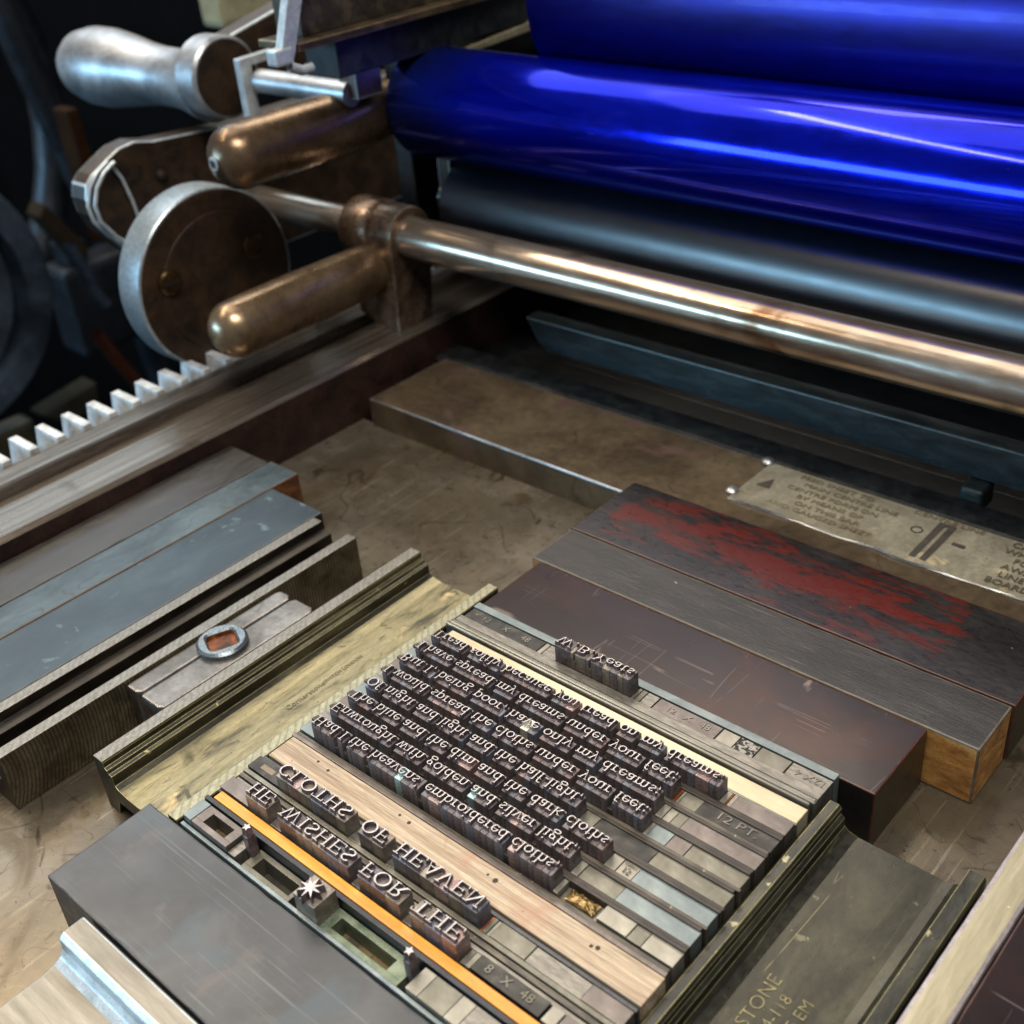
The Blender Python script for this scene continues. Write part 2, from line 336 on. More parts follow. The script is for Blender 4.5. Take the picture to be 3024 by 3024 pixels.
b = MB(); b.lathe([(0, .55), (.05, .6), (7.2, .6)], (-40.6, 28.1, 5.55), 'x', 48); part(b, 'axle', NICK, car)
# arch block standing on the rail
pts = [(27.02, 2.25), (28.95, 2.25)]+[(28.15+1.05*math.cos(t), 5.5+1.15*math.sin(t)) for t in [math.pi*i/14 for i in range(15)]]
pts = [(27.0, 2.25), (28.75, 2.25)]+[(28.15+1.05*math.cos(math.pi*i/14), 5.5+1.15*math.sin(math.pi*i/14)) for i in range(15)]+[(27.1, 4.6)]
b = MB(); b.prof(pts, -32.6, -31.3, 'x', bev=.06, emi=1)
part(b, 'bearing_block', [mat('copper toned steel', '#4c3a31', '#74604f', '#8f7d70', 1.2, metal=.75, r=(.2, .36), bump=.1), NICK], car)
b = MB(); b.lathe([(0, 1.12), (.12, 1.15), (1.3, 1.15), (1.42, 1.1)], (-33.9, 28.1, 5.55), 'x', 48)
b.prof([(-33.5, 2.6), (-32.6, 2.27), (-32.6, 4.8), (-33.3, 4.6)], 27.1, 28.7, 'y', bev=.05)
part(b, 'bearing_collar', MATS['copper toned steel'], car)
def grip(x, y0, y1, z, r, hole=False):
    prof = []
    for i in range(9):
        t = math.pi/2*i/8; prof.append((r*.95*(1-math.cos(t)), max(.03 if not hole else .24, r*math.sin(t))))
    prof += [((y1-y0)*.5, r*1.02), ((y1-y0)*.9, r*.97), (y1-y0, r*.9)]
    b = MB(); b.lathe(prof, (x, y0, z), 'y', 48); g = part(b, 'hand_grip', BRONZE, car)
    if hole:
        b = MB(); b.lathe([(-.02, .24), (-.05, .19), (.5, .12)], (x, y0, z), 'y', 24); sub(b, 'grip_hole', EDGE, g)
        b = MB(); b.lathe([(-.055, .12), (-.05, .11)], (x, y0, z), 'y', 20); sub(b, 'grip_bore', MATS['black recess'], g)
grip(-32.5, 20.0, 27.4, 4.45, .98); grip(-33.4, 22.0, 29.8, 9.55, 1.07, True)
# cam wheel
b = MB(); b.lathe([(.2, 3.1), (.25, 3.22), (.32, 3.25), (1.5, 3.25), (1.55, 3.2)], (-37.3, 22.75, 4.9), 'x', 96)
wh = part(b, 'cam_wheel', mat('turned steel rim', '#8b959b', '#a9b3b8', None, .8, metal=.6, r=(.3, .42), bump=.04), car)
b = MB(); b.lathe([(0, 3.16), (.02, 3.12)], (-35.75, 22.75, 4.9), 'x', 96); sub(b, 'wheel_face', CAST, wh)
b = MB(); b.lathe([(0, 2.5), (.05, 2.48), (.06, 2.4)], (-35.74, 22.9, 4.8), 'x', 96); sub(b, 'wheel_disc', CAST, wh)
for y, z in ((20.75, 5.5), (24.4, 5.65)):
    b = MB(); b.lathe([(0, .46), (.08, .46), (.14, .38)], (-35.69, y, z), 'x', 28); s_ = sub(b, 'wheel_screw', mat('dim bronze screw', '#3a2c1a', '#55432a', None, 3, metal=.8, r=(.2, .35)), wh)
    b = MB(); b.box(-35.56, -35.535, y-.36, y+.36, z-.06, z+.06, 0); 
    o = part(b, 'screw_slot', MATS['black recess'], wh)
# side plate behind the wheel
pts = [(21.45, 7.9), (21.3, 7.4), (21.35, 6.8), (21.7, 6.0), (22.3, 5.2), (23.5, 3.9), (25.1, 3.05), (52, 3.05), (52, 8.47), (27.9, 8.47), (24.6, 8.72), (23.8, 8.9), (23.1, 8.82), (22.5, 8.55), (21.8, 8.2)]
b = MB(); b.prof(pts, -42.0, -41.0, 'x', bev=.06, emi=1); part(b, 'side_plate', [CAST, EDGE], car)
for y, z in ((24.6, 7.4), (28.4, 4.7)):
    b = MB(); b.lathe([(0, .25), (.1, .22), (.17, .08)], (-41.0, y, z), 'x', 20); part(b, 'rivet', CAST, car)
# bent edging wire at the nose
def tube(mb, P, r, n=10):
    rings = []
    for i, p_ in enumerate(P):
        a = Vector(P[max(i-1, 0)]); c = Vector(P[min(i+1, len(P)-1)]); d = (c-a).normalized()
        u = d.orthogonal().normalized(); 
        if i and (u_prev.dot(u) < 2): u = (u_prev-d*u_prev.dot(d)).normalized()
        u_prev = u; v = d.cross(u)
        rings.append([mb.bm.verts.new(Vector(p_)+(u*math.cos(2*math.pi*k/n)+v*math.sin(2*math.pi*k/n))*r) for k in range(n)])
    for A, B in zip(rings, rings[1:]):
        for k in range(n):
            f = mb.bm.faces.new((A[k], A[(k+1) % n], B[(k+1) % n], B[k])); f.smooth = True
    return mb
for dx, dy in ((0, 0), (.28, .12)):
    P = [(-40.95+dx, 22.5+dy, 8.5), (-40.95+dx, 22.0+dy, 8.25), (-40.95+dx, 21.55+dy, 7.8), (-40.95+dx, 21.3+dy, 7.2), (-40.95+dx, 21.35+dy, 6.6), (-40.95+dx, 21.8+dy, 5.9), (-40.95+dx, 22.6+dy, 5.1), (-40.95+dx, 23.6+dy, 4.4)]
    part(tube(MB(), P, .075), 'wire_edge', EDGE, car)
part(tube(MB(), [(-40.85, 22.5, 8.5), (-40.85, 22.85, 7.8), (-40.85, 23.05, 6.9), (-40.85, 23.15, 6.0), (-40.85, 23.3, 5.2)], .07), 'wire_edge', EDGE, car)
# crank boss, arm and handle
hp = [(-8.2, .02), (-8.17, .3), (-8.05, .62), (-7.8, .92), (-7.3, 1.18), (-6.5, 1.34), (-5.6, 1.34), (-4.6, 1.22), (-3.6, 1.06), (-2.6, .96), (-1.7, .95), (-1.0, 1.02), (-.4, 1.16), (0, 1.22)]
b = MB(); b.lathe([(0, 1.35), (.1, 1.47), (1.2, 1.5), (1.3, 1.4)], (-40.5, 27.2, 10.6), 'x', 64)
boss = part(b, 'crank_boss', [ALU], car)
b = MB(); b.lathe([(0, 1.36), (.02, 1.34)], (-39.19, 27.2, 10.6), 'x', 64); sub(b, 'boss_face', CAST, boss)
b = MB(); b.lathe([(a*1.22, r_*1.17) for a, r_ in hp], (-40.35, 27.3, 10.25), 'x', 64); part(b, 'crank_handle', ALU, car)
b = MB(); b.prof([(27, 9.4), (27.6, 11.95), (30.8, 12.65), (40, 14.6), (40, 11.6), (31, 10.2)], -40.3, -39.3, 'x', bev=.08, emi=1); part(b, 'crank_arm', [CAST, EDGE], car)
# small angle bracket and shaft
b = MB(); b.prof([(26.75, 9.3), (26.75, 11.45), (30.5, 11.55), (30.5, 11.25), (27.25, 11.15), (27.25, 9.3)], -38.0, -37.65, 'x', bev=.03); part(b, 'angle_bracket', EDGE, car)
b = MB(); b.lathe([(0, .36), (.05, .42), (5.0, .42)], (-37.5, 27.4, 10.6), 'x', 32); part(b, 'roller_shaft', ALU, car)
b = MB(); b.box(-33.0, -32.1, 27.3, 28.5, 10.45, 11.5, .06, emi=1); part(b, 'end_block', [mat('pinkish worn block', '#6d5a55', '#8c7a75', None, 2, metal=.6, r=(.25, .4)), EDGE], car)
b = MB(); b.box(-31.75, -31.15, 30.3, 31.9, 5.5, 8.3, .05, emi=1); part(b, 'lower_end_block', [MATS['brown cast iron'], EDGE], car)
# dark carriage cheek behind the roller ends and upper casting
b = MB(); b.box(-34.3, -33.4, 30.6, 48, 3.0, 11.2, .1); part(b, 'carriage_cheek', DARKP, car)
b = MB(); b.box(-33.0, 16.0, 38.2, 50, 0.0, 9.8, .1); part(b, 'dark_back_mass', DARKP, car)  # added black mass, stands for the unlit space behind the rollers
b = MB(); b.box(-33.0, 16.0, 31.6, 38.1, -1.2, .1, .1); part(b, 'dark_under_sheet', DARKP, car)  # added black sheet, stands for the darkness below the rollers
UPB = mat('olive cast rail', '#29231a', '#40382b', '#5b503c', 1, metal=.4, r=(.3, .5), bump=.2)
b = MB(); b.box(-33.0, -31.0, 24.3, 48, 12.7, 12.95, .04, emi=1); b.box(-32.9, -31.6, 25, 48, 12.9, 14.8, .1, emi=0); part(b, 'upper_rail', [UPB, mat('bronze edge', '#7a6444', '#a08660', None, 3, metal=.7, r=(.25, .4))], car)
b = MB(); b.box(-32.9, -31.3, 26, 48, 11.5, 12.69, .05); part(b, 'upper_web', DARKP, car)
b = MB(); b.prof([(23.5, 12.6), (24.05, 12.6), (25.4, 15.8), (24.75, 15.8)], -31.3, -30.95, 'x', bev=.03); b.box(-31.4, -30.9, 23.3, 24.0, 12.45, 12.95, .08); part(b, 'slanted_stay', EDGE, car)
b = MB(); tube(b, [(-30.9, 23.75, 12.4), (-30.9, 24.2, 12.2), (-30.9, 24.6, 12.2)], .16); part(b, 'stay_pin', EDGE, car)
b = MB()
prof_ = [(31.6, 11.25), (35.2, 11.5), (35.6, 11.75), (35.75, 12.3), (35.8, 14.3), (36.4, 14.3), (36.4, 12.0), (36.15, 11.5), (35.6, 11.2), (31.6, 11.05)]
b.prof(prof_, -33.2, -31.2, 'x', bev=.05); part(b, 'curved_guard', mat('pale worn brass guard', '#8c8468', '#aaa286', '#beb698', 1.2, metal=.65, r=(.25, .4)), car)

# ------------------------------------------------------------------ furniture blocks round the forme
def block(name, label, x0, x1, y0, y1, z1, mats, bev=.03, cat='furniture block', group=None, z0=0, emi=1, jit=0, wear=.010):
    from mathutils import noise as mnz
    b = MB(); bm = b.bm
    b.box(x0, x1, y0, y1, z0, z1, 0)
    ax = 0 if (x1-x0) > (y1-y0) else 1
    n = int(max(x1-x0, y1-y0)/.35)
    es = [e for e in bm.edges if abs((e.verts[0].co-e.verts[1].co)[ax]) > 1]
    bmesh.ops.subdivide_edges(bm, edges=es, cuts=n, use_grid_fill=True)
    es = [e for e in bm.edges if len(e.link_faces) == 2 and e.calc_face_angle(0) > .5]
    kw = dict(material=1) if isinstance(mats, list) and len(mats) > 1 else {}
    bmesh.ops.bevel(bm, geom=es, offset=bev, segments=2, profile=.6, affect='EDGES', **kw)
    for v in bm.verts:
        if v.co.z > z1-.3:
            k = mnz.noise(Vector((v.co.x*1.7, v.co.y*1.7, v.co.z*2+x0)))
            k2 = max(0, mnz.noise(Vector((v.co.x*3.1+9, v.co.y*3.1, x0*3)))-.25)
            cx, cy = (x0+x1)/2, (y0+y1)/2
            if ax == 0: v.co.y += (-1 if v.co.y > cy else 1)*(abs(k)*wear+k2*wear*4)
            else: v.co.x += (-1 if v.co.x > cx else 1)*(abs(k)*wear+k2*wear*4)
            if v.co.z < z1-.001: v.co.z -= k2*wear*5
    return tag(b.obj(name, mats, None, (x0, y0, 0)), label, cat, group)
GREYF = mat('slate grey resin', '#25282b', '#313438', '#414346', .45, (1, 1, 1), .2, (.28, .42), .02, .15, veins=[('#5c5e60', .6, (.02, 4, 1), .003, .45, .5), ('#25282b', .9, (.02, 4, 1), .004, .4, .5)], p=(.3, .5, .7), spots=[('#33424a', .5, .60, .2), ('#514a48', .7, .62, .2)], scratch=('#6a6c6e', (.04, 4, 1), 6, .63, .3))
EG = mat('grey edge', '#3c3f41', '#4e5152', None, 3, metal=.2, r=(.35, .5))
block('metal_furniture', 'large slate grey block in the front left with faint long scratches', -19.12, -7.9, 5.17, 7.66, 1.6, [GREYF, EG], .035)
PURP = mat('purple brown lacquer', '#100b0d', '#190f12', '#241412', .3, (1, 1.8, 1), 0., (.27, .31), 0, .06, p=(.3, .5, .7), veins=[('#7d6f69', .5, (.06, 1.8, 1), .004, .6, .5, .25), ('#7d6f6a', 1.0, (1.5, .06, 1), .004, .55, .52, .6), ('#6b5d58', .8, (.05, 2.5, 1), .005, .5, .5)], spots=[('#3c1b0b', .25, .55, .25), ('#1f1a20', .3, .56, .25), ('#b0a59b', 6, .775, .01)], scratch=('#7c6a66', (1.5, 1, 1), 2.2, .72, .25), coat=.15)
PE = mat('red brown worn edge', '#32170f', '#4e2418', None, 5, r=(.3, .45))
PS = mat('dull purple side', '#2e271c', '#3d3425', None, 2, r=(.3, .5))
PURP.node_tree.nodes['Principled BSDF'].inputs['Coat Weight'].default_value = .03; PURP.node_tree.nodes['Principled BSDF'].inputs['Specular IOR Level'].default_value = .25
pur = block('wood_furniture', 'long purple brown lacquered wooden block directly behind the type', -18.07, -7.12, 17.0, 19.38, 1.6, [PURP, PE, PS, mat('shaded front black', '#0a0909', '#121010', None, 2, r=(.4, .6))], .035)
WGREY = mat('inky grey wood top', '#1e1e1e', '#282727', '#343231', 1.2, (.4, 2, 1), .1, (.35, .5), .3, .35, spots=[('#8d8674', 5, .74, .02)], scratch=('#7a766e', (.12, 6, 1), 5, .66, .5))
WOODO = mat('raw orange wood', '#7a5226', '#a0713a', '#bd9050', 1.2, (1.2, 1.2, 3), 0, (.5, .7), .3, .3, spots=[('#4b2f18', 2.2, .66, .1)])
wgr = block('wood_furniture', 'grey topped wooden block with raw orange end between purple and red blocks', -18.4, -6.0, 19.42, 21.12, 1.6, [WGREY, mat('grey wood edge', '#4a453c', '#5e574b', None, 4, r=(.5, .6)), WOODO], .05)
REDM = mat('red streaked black wood', '#121111', '#191817', '#262423', .7, (.5, 1.2, 1), 0., (.24, .4), .1, .25, spots=[('#8a847b', 3, .73, .04)])
def redpatch(m_):
    nt = m_.node_tree; N = nt.nodes; L = nt.links; bs = N['Principled BSDF']; src = bs.inputs['Base Color'].links[0].from_socket
    tc = N.new('ShaderNodeTexCoord'); mp = N.new('ShaderNodeMapping'); mp.inputs['Scale'].default_value = (60, 260, 100); L.new(tc.outputs['Object'], mp.inputs[0])
    n_ = N.new('ShaderNodeTexNoise'); n_.inputs['Scale'].default_value = 1.0; n_.inputs['Detail'].default_value = 9; n_.inputs['Roughness'].default_value = .7; n_.inputs['Distortion'].default_value = .6; L.new(mp.outputs[0], n_.inputs[0])
    sp = N.new('ShaderNodeSeparateXYZ'); L.new(tc.outputs['Object'], sp.inputs[0])
    # wear is strongest along the middle of the block
    a = N.new('ShaderNodeMath'); a.operation = 'SUBTRACT'; L.new(sp.outputs[1], a.inputs[0]); a.inputs[1].default_value = .0172
    a2 = N.new('ShaderNodeMath'); a2.operation = 'ABSOLUTE'; L.new(a.outputs[0], a2.inputs[0])
    a3 = N.new('ShaderNodeMath'); a3.operation = 'MULTIPLY'; a3.inputs[1].default_value = -10.; L.new(a2.outputs[0], a3.inputs[0])
    bx = N.new('ShaderNodeMath'); bx.operation = 'SUBTRACT'; L.new(sp.outputs[0], bx.inputs[0]); bx.inputs[1].default_value = .056
    bx2 = N.new('ShaderNodeMath'); bx2.operation = 'ABSOLUTE'; L.new(bx.outputs[0], bx2.inputs[0])
    bx3 = N.new('ShaderNodeMapRange'); bx3.inputs[1].default_value = .047; bx3.inputs[2].default_value = .064; bx3.inputs[3].default_value = 0; bx3.inputs[4].default_value = -.5; L.new(bx2.outputs[0], bx3.inputs[0])
    s1 = N.new('ShaderNodeMath'); s1.operation = 'ADD'; L.new(n_.outputs[0], s1.inputs[0]); L.new(a3.outputs[0], s1.inputs[1])
    s2 = N.new('ShaderNodeMath'); s2.operation = 'ADD'; L.new(s1.outputs[0], s2.inputs[0]); L.new(bx3.outputs[0], s2.inputs[1])
    mr = N.new('ShaderNodeMapRange'); mr.inputs[1].default_value = .40; mr.inputs[2].default_value = .49; L.new(s2.outputs[0], mr.inputs[0])
    mx = N.new('ShaderNodeMix'); mx.data_type = 'RGBA'; L.new(mr.outputs[0], mx.inputs[0]); L.new(src, mx.inputs[6]); mx.inputs[7].default_value = lin('#420f06')
    L.new(mx.outputs[2], bs.inputs['Base Color'])
redpatch(REDM)
red = block('wood_furniture', 'black wooden block with red worn through its top, beside the brass label', -18.45, -5.95, 21.16, 24.13, 1.6, [REDM, PE, mat('dark olive side', '#302a20', '#433b2c', None, 2, r=(.4, .6))], .035)
for ob, s_idx in ((pur, 2), (wgr, 2), (red, 2)):
    for f in ob.data.polygons:
        if f.normal.z < .5 and f.area > 1e-5: f.material_index = s_idx
for f in pur.data.polygons:
    if f.normal.y < -.8 and f.area > 1e-5: f.material_index = 3  # front face gets little light: that shade is painted as black
# left column of blocks
BLK_A = mat('dark brown grey top', '#232120', '#2e2b29', '#3b3835', .8, (1, .3, 1), .15, (.3, .5), .1, .25, spots=[('#8a7c68', 3.5, .76, .02)])
BLK_B = mat('blue grey with sheen', '#28343a', '#3a484e', '#4c5a5f', .9, (1, .5, 1), .25, veins=[('#26282a', 1.1, (1, .7, 1), .015, .7, .5), ('#56646a', 1.4, (2.5, .05, 1), .01, .6, .5)], r=(.3, .45), bump=.12, fine=.25, spots=[('#3d3a34', 1.3, .63, .1)])  # blue light reflected by the tops is put into this and the next colour
BLK_C = mat('deep blue grey', '#1b2830', '#25333b', '#324148', .6, (1, .5, 1), .25, (.3, .42), .05, .2, veins=[('#43525a', .8, (2.5, .04, 1), .006, .5, .5)], spots=[('#4c5d63', 1.6, .64, .06)])
BRN = mat('brown wood side', '#3a2314', '#5b3619', '#784b22', 2, (1, 1, 2), 0, (.5, .6), .2, .3)
A_ = block('wood_furniture', 'dark brown grey block lying against the side rail', -30.72, -28.8, -4, 18.62, 1.6, [BLK_A, EG], .03)
B_ = block('wood_furniture', 'blue grey wooden block with brown end, second from the rail', -28.76, -27.4, -4, 18.72, 1.6, [BLK_B, mat('brown worn edge', '#41301f', '#5a422a', None, 5, r=(.5, .6)), BRN], .04)
C_ = block('metal_furniture', 'smooth deep blue grey block beside the aluminium channel', -27.36, -25.02, -4, 17.65, 1.6, [BLK_C, EG, mat('black block end', '#0c0e0f', '#181b1c', None, 2, r=(.3, .5))], .04)
for ob in (B_, C_):
    for f in ob.data.polygons:
        if f.normal.z < .5 and f.area > 1e-5: f.material_index = 2
# aluminium channel
MILL = mat('milled aluminium side', '#4e4738', '#6d6450', '#837a63', 1.5, metal=.6, r=(.28, .45), bump=.1, wave=('RINGS', 3.2, '#2b261d', .7, 1.2, (0, 2.0, -1.2)))
HATCH = mat('hatched channel edge', '#716e67', '#7d7a73', '#888580', 9, metal=.7, r=(.25, .4), wave=('BANDS', 3.1, '#4a4841', .35, 5))
ch = empty('channel_furniture', (-25, 6.26, 0), 'aluminium channel furniture with milled side next to the quoin', 'metal furniture')
b = MB(); b.prof([(-25, .02), (-25, 1.6), (-24.65, 1.6), (-24.62, 1.35), (-24.3, 1.3), (-24.3, .75), (-23.5, .75), (-23.5, 1.6), (-23.15, 1.6), (-23.15, .02)], 6.26, 17.3, 'y', bev=.02)
o = part(b, 'channel_body', [mat('dark channel', '#17130f', '#26211b', '#38322a', 2, (1, .3, 1), metal=.5, r=(.3, .45)), HATCH, MILL], ch)
for f in o.data.polygons:
    cx = f.center.x*100-25; cz = f.center.z*100
    if f.normal.z > .5 and cz > 1.5: f.material_index = 1
    elif f.normal.x > .7 and cx > -23.3: f.material_index = 2
# quoin
QM = mat('quoin steel', '#55504a', '#6d6862', '#86827d', .8, metal=.6, r=(.25, .4), bump=.08, spots=[('#4f3d2c', 1.5, .66, .1)])
q = empty('quoin', (-22.5, 12, 0), 'steel quoin in two halves with round washer and rusty square key hole', 'quoin')
def chamf(x0, x1, y0, y1, c): return [(x0+c, y0), (x1-c, y0), (x1, y0+c), (x1, y1-c), (x1-c, y1), (x0+c, y1), (x0, y1-c), (x0, y0+c)]
for x0, x1 in ((-23.12, -22.56), (-22.5, -21.62)):
    b = MB(); b.prof([(x0+.02, 9.62), (x1-.15, 9.62), (x1, 9.72), (x1, 14.3), (x1-.15, 14.45), (x0+.1, 14.45), (x0, 14.3), (x0, 9.7)], 0.05, 1.5, 'z', bev=.06, emi=1)
    part(b, 'half_block', [QM, mat('quoin edge steel', '#6c6a68', '#8a8886', None, 3, metal=.7, r=(.22, .35))], q)
RUST = mat('rusty bore', '#2a1307', '#5c2c0e', '#8a4c1c', 3, r=(.4, .7), metal=.2, bump=.4)
def annulus(ro, ri, z0, z1, c, sq=False, n=48):
    mb = MB(); R = []
    def inn(t):
        if not sq: return ri*math.cos(t), ri*math.sin(t)
        k = ri/((abs(math.cos(t+.4))**5+abs(math.sin(t+.4))**5)**.2); return k*math.cos(t), k*math.sin(t)
    prof = [('o', ro, z0), ('o', ro, z1-.06), ('o', ro-.07, z1), ('i', 1.12, z1), ('i', 1, z1-.05), ('i', .95, z0+.07)]
    for kind, r_, z_ in prof:
        ring = []
        for i in range(n):
            t = 2*math.pi*i/n
            if kind == 'o': x, y = r_*math.cos(t), r_*math.sin(t)
            else: x, y = inn(t); x *= r_; y *= r_
            ring.append(mb.bm.verts.new((c[0]+x, c[1]+y, z_)))
        R.append(ring)
    for j, (A, B) in enumerate(zip(R, R[1:])):
        for i in range(n):
            f = mb.bm.faces.new((A[i], A[(i+1) % n], B[(i+1) % n], B[i])); f.smooth = j in (0, 4); f.material_index = 1 if j == 4 else 0
    f = mb.bm.faces.new(R[-1]); f.material_index = 1
    bmesh.ops.recalc_face_normals(mb.bm, faces=mb.bm.faces); return mb
part(annulus(.66, .37, 1.45, 1.68, (-22.42, 12.05), True), 'key_washer', [mat('washer steel', '#656d71', '#80898d', None, 2, metal=.75, r=(.22, .38)), RUST], q)

# hollow gauge furniture pieces
BRASSW = mat('patchy brass web', '#3b3725', '#7a7355', '#938b68', 1.4, (2.2, .45, 1), .35, (.3, .48), .12, .3, p=(.34, .44, .6), spots=[('#3c3923', 2.6, .62, .08), ('#c6ae7e', .9, .64, .14), ('#39371f', .5, .63, .1)], scratch=('#55502f', (5, .25, 1), 4, .57, .55))
BRASSF = mat('dark brass flange', '#22201a', '#38352a', '#5c5742', 1.5, (2, .3, 1), .5, (.28, .42), .1, .25, spots=[('#a59c6c', 2.5, .68, .04)])
BRASSE = mat('rubbed brass edge', '#77734f', '#9a946a', None, 3, metal=.6, r=(.28, .42))
HATB = mat('cross hatched rule', '#858270', '#929079', '#a09d85', 9, metal=.6, r=(.28, .42), wave=('BANDS', 2.6, '#5a5946', .5, 2.5))
g1 = empty('brass_channel', (-21.5, 7.7, 0), 'wide brass channel with blotchy yellow web, left of the type', 'metal furniture')
P = [(-21.5, 0), (-21.5, 1.57), (-21.47, 1.6), (-21.12, 1.6), (-21.09, 1.56), (-21.09, 1.42), (-21.0, 1.38), (-20.95, 1.3), (-20.86, 1.27), (-20.84, 1.0), (-20.72, .92), (-20.4, .86), (-18.62, .86), (-18.56, .92), (-18.54, 1.6), (-18.24, 1.6), (-18.22, 1.57), (-18.22, 0), (-18.6, 0), (-18.7, .45), (-20.9, .45), (-21.1, 0)]
b = MB(); b.prof(P, 7.7, 17.85, 'y', bev=.012, emi=1)
o = part(b, 'channel_web', [BRASSF, BRASSE, BRASSW, HATB, HATCH], g1)
for f in o.data.polygons:
    cx = f.center.x*100-21.5; cz = f.center.z*100
    if f.normal.z > .9 and f.area > 1e-6:
        if cz < .95: f.material_index = 2
        elif cx > -18.6: f.material_index = 3
        elif cz > 1.5: f.material_index = 4
text('stamped_lettering', 'Cornerstone', -19.82, 12.45, .875, .22, INK2, g1, rot=math.pi/2, h=.008, sx=1.05)
text('stamped_lettering', 'SWITCH LONDON', -19.82, 13.7, .875, .15, INK2, g1, rot=math.pi/2, h=.008, sx=1.0)
STEELW = mat('scratched dark steel web', '#26261f', '#34332a', '#454438', .9, (1, .5, 1), .5, (.25, .4), .05, .3, veins=[('#7d7757', .5, (1.6, .05, 1), .003, .6, .5, -.35), ('#6f6a4e', .9, (1.6, .06, 1), .003, .5, .52, .4), ('#77714f', .7, (1.6, .05, 1), .002, .5, .5, -.7)], spots=[('#8e8861', 4, .735, .03), ('#3a4a44', .8, .66, .1)], scratch=('#8f8a70', (1, 1, 1), 2.3, .68, .3))
g2 = empty('steel_channel', (-7.86, 6, 0), 'dark greenish steel channel with stamped letters, right of the type', 'metal furniture')
P = [(-7.84, 0), (-7.84, 1.5), (-7.76, 1.6), (-7.56, 1.6), (-7.5, 1.53), (-7.5, 1.38), (-7.42, 1.3), (-7.40, 1.1), (-7.3, 1.0), (-7.1, .96), (-5.3, .96), (-5.1, 1.0), (-4.95, 1.1), (-4.9, 1.25), (-4.86, 1.6), (-4.56, 1.6), (-4.52, 1.5), (-4.52, 0), (-4.9, 0), (-5.1, .5), (-7.3, .5), (-7.5, 0)]
b = MB(); b.prof(P, 3.0, 16.35, 'y', bev=.015, emi=1)
o = part(b, 'channel_web', [mat('black worn flange', '#1d1e1c', '#2f302c', '#45443a', 1.5, (1, .4, 1), .4, (.25, .4), .1, .3, spots=[('#8f8a6c', 3, .67, .05)]), BRASSE, STEELW], g2)
for f in o.data.polygons:
    if f.normal.z > .6 and f.area > 1e-6 and f.center.z*100 < 1.12: f.material_index = 2
GOLD = mat('scratched stamp', '#5f5a42', '#8f8762', None, 6, metal=.6, r=(.25, .4))
text('stamped_lettering', 'CORNERSTONE', -6.66, 11.1, .967, .38, GOLD, g2, rot=math.pi/2, h=.008, sx=1.05, wt=-.01)
text('stamped_lettering', 'NO. 4-118', -6.30, 11.55, .967, .32, GOLD, g2, rot=math.pi/2, h=.008, sx=1.05, wt=-.01)
text('stamped_lettering', '25 EM', -5.95, 12.0, .967, .32, GOLD, g2, rot=math.pi/2, h=.008, sx=1.05, wt=-.01)
# pale bar and last dark block at the right edge
PALE = mat('pale brass bar', '#857e68', '#9a937b', '#aba48d', .9, (3, .3, 1), .4, (.3, .45), .06, .12, spots=[('#e3d5b0', 3, .7, .05)])
block('metal_furniture', 'pale shiny bar lying diagonal in the lower right corner', -4.46, -3.72, 0, 21, 1.62, [PALE, mat('grey lilac edge', '#8f8688', '#a9a1a2', None, 3, metal=.4, r=(.3, .4))], .09)
block('wood_furniture', 'dark red brown block cut off by the right edge', -3.68, 0.5, 0, 19, 1.64, [PURP, PE], .035)
# bottom left channel piece, lying along the front block
g3 = empty('aluminium_channel', (-17.6, 0, 0), 'cast aluminium channel in the lower left corner with rounded inner curve', 'metal furniture')
P = [(5.13, 0), (5.13, 1.5), (5.08, 1.6), (4.62, 1.6), (4.52, 1.5), (4.5, 1.25), (4.42, 1.1), (4.25, 1.0), (4.0, .95), (1.6, .95), (1.3, 1.05), (1.2, 1.6), (.7, 1.6), (.7, 0), (1.1, 0), (1.3, .5), (4.4, .5), (4.7, 0)]
WASH = mat('yellowed zinc', '#6c675c', '#817c70', '#949084', 1.2, (.3, 3, 1), .35, (.32, .48), .1, .2, spots=[('#6f4a44', 1.1, .70, .05), ('#5b574c', 3.5, .72, .03)])
b = MB(); b.prof(P, -17.6, -7.95, 'x', bev=.03, emi=1)
o = part(b, 'channel_web', [WASH, MATS['worn edge and curve sheen'], EDGE], g3)
for f in o.data.polygons:
    if f.normal.y < -.3 and f.center.y*100 > 4.0 and f.center.z*100 < 1.55 : f.material_index = 2  # window reflection on the inner curve, put in as a pale bluish colour

# ------------------------------------------------------------------ the forme: spacing, leads, rules
SP = 1.86
def strip(label, y0, y1, z1, m_, x0=-18.05, x1=-7.88, name='lead_strip', cat='lead strip', group=None, bev=.012):
    j = random.uniform(-.03, .05)
    b = MB(); b.box(x0, x1+j, y0+.004, y1-.004, .02, z1, bev); return tag(b.obj(name, m_, None, (x0, y0, 0)), label, cat, group)
ORD = ['front', 'second', 'third', 'fourth', 'fifth', 'sixth', 'seventh', 'rear']
def quad(label, x0, x1, y0, y1, m_, z1=None, name='spacing_quad', group='blank quads and spaces', bev=.012):
    z1 = z1 if z1 else SP-random.uniform(0, .03)
    b = MB(); b.box(x0+.004, x1-.004, y0, y1, .02, z1, bev, emi=None); return tag(b.obj(name, m_, None, (x0, y0, 0)), label, 'spacing', group)
G_, Bl, Pk, Ol, Pa, Dk = LEADS
COP = mat('copper thin space', '#8a4a22', '#b0662f', None, 4, metal=.7, r=(.25, .4))
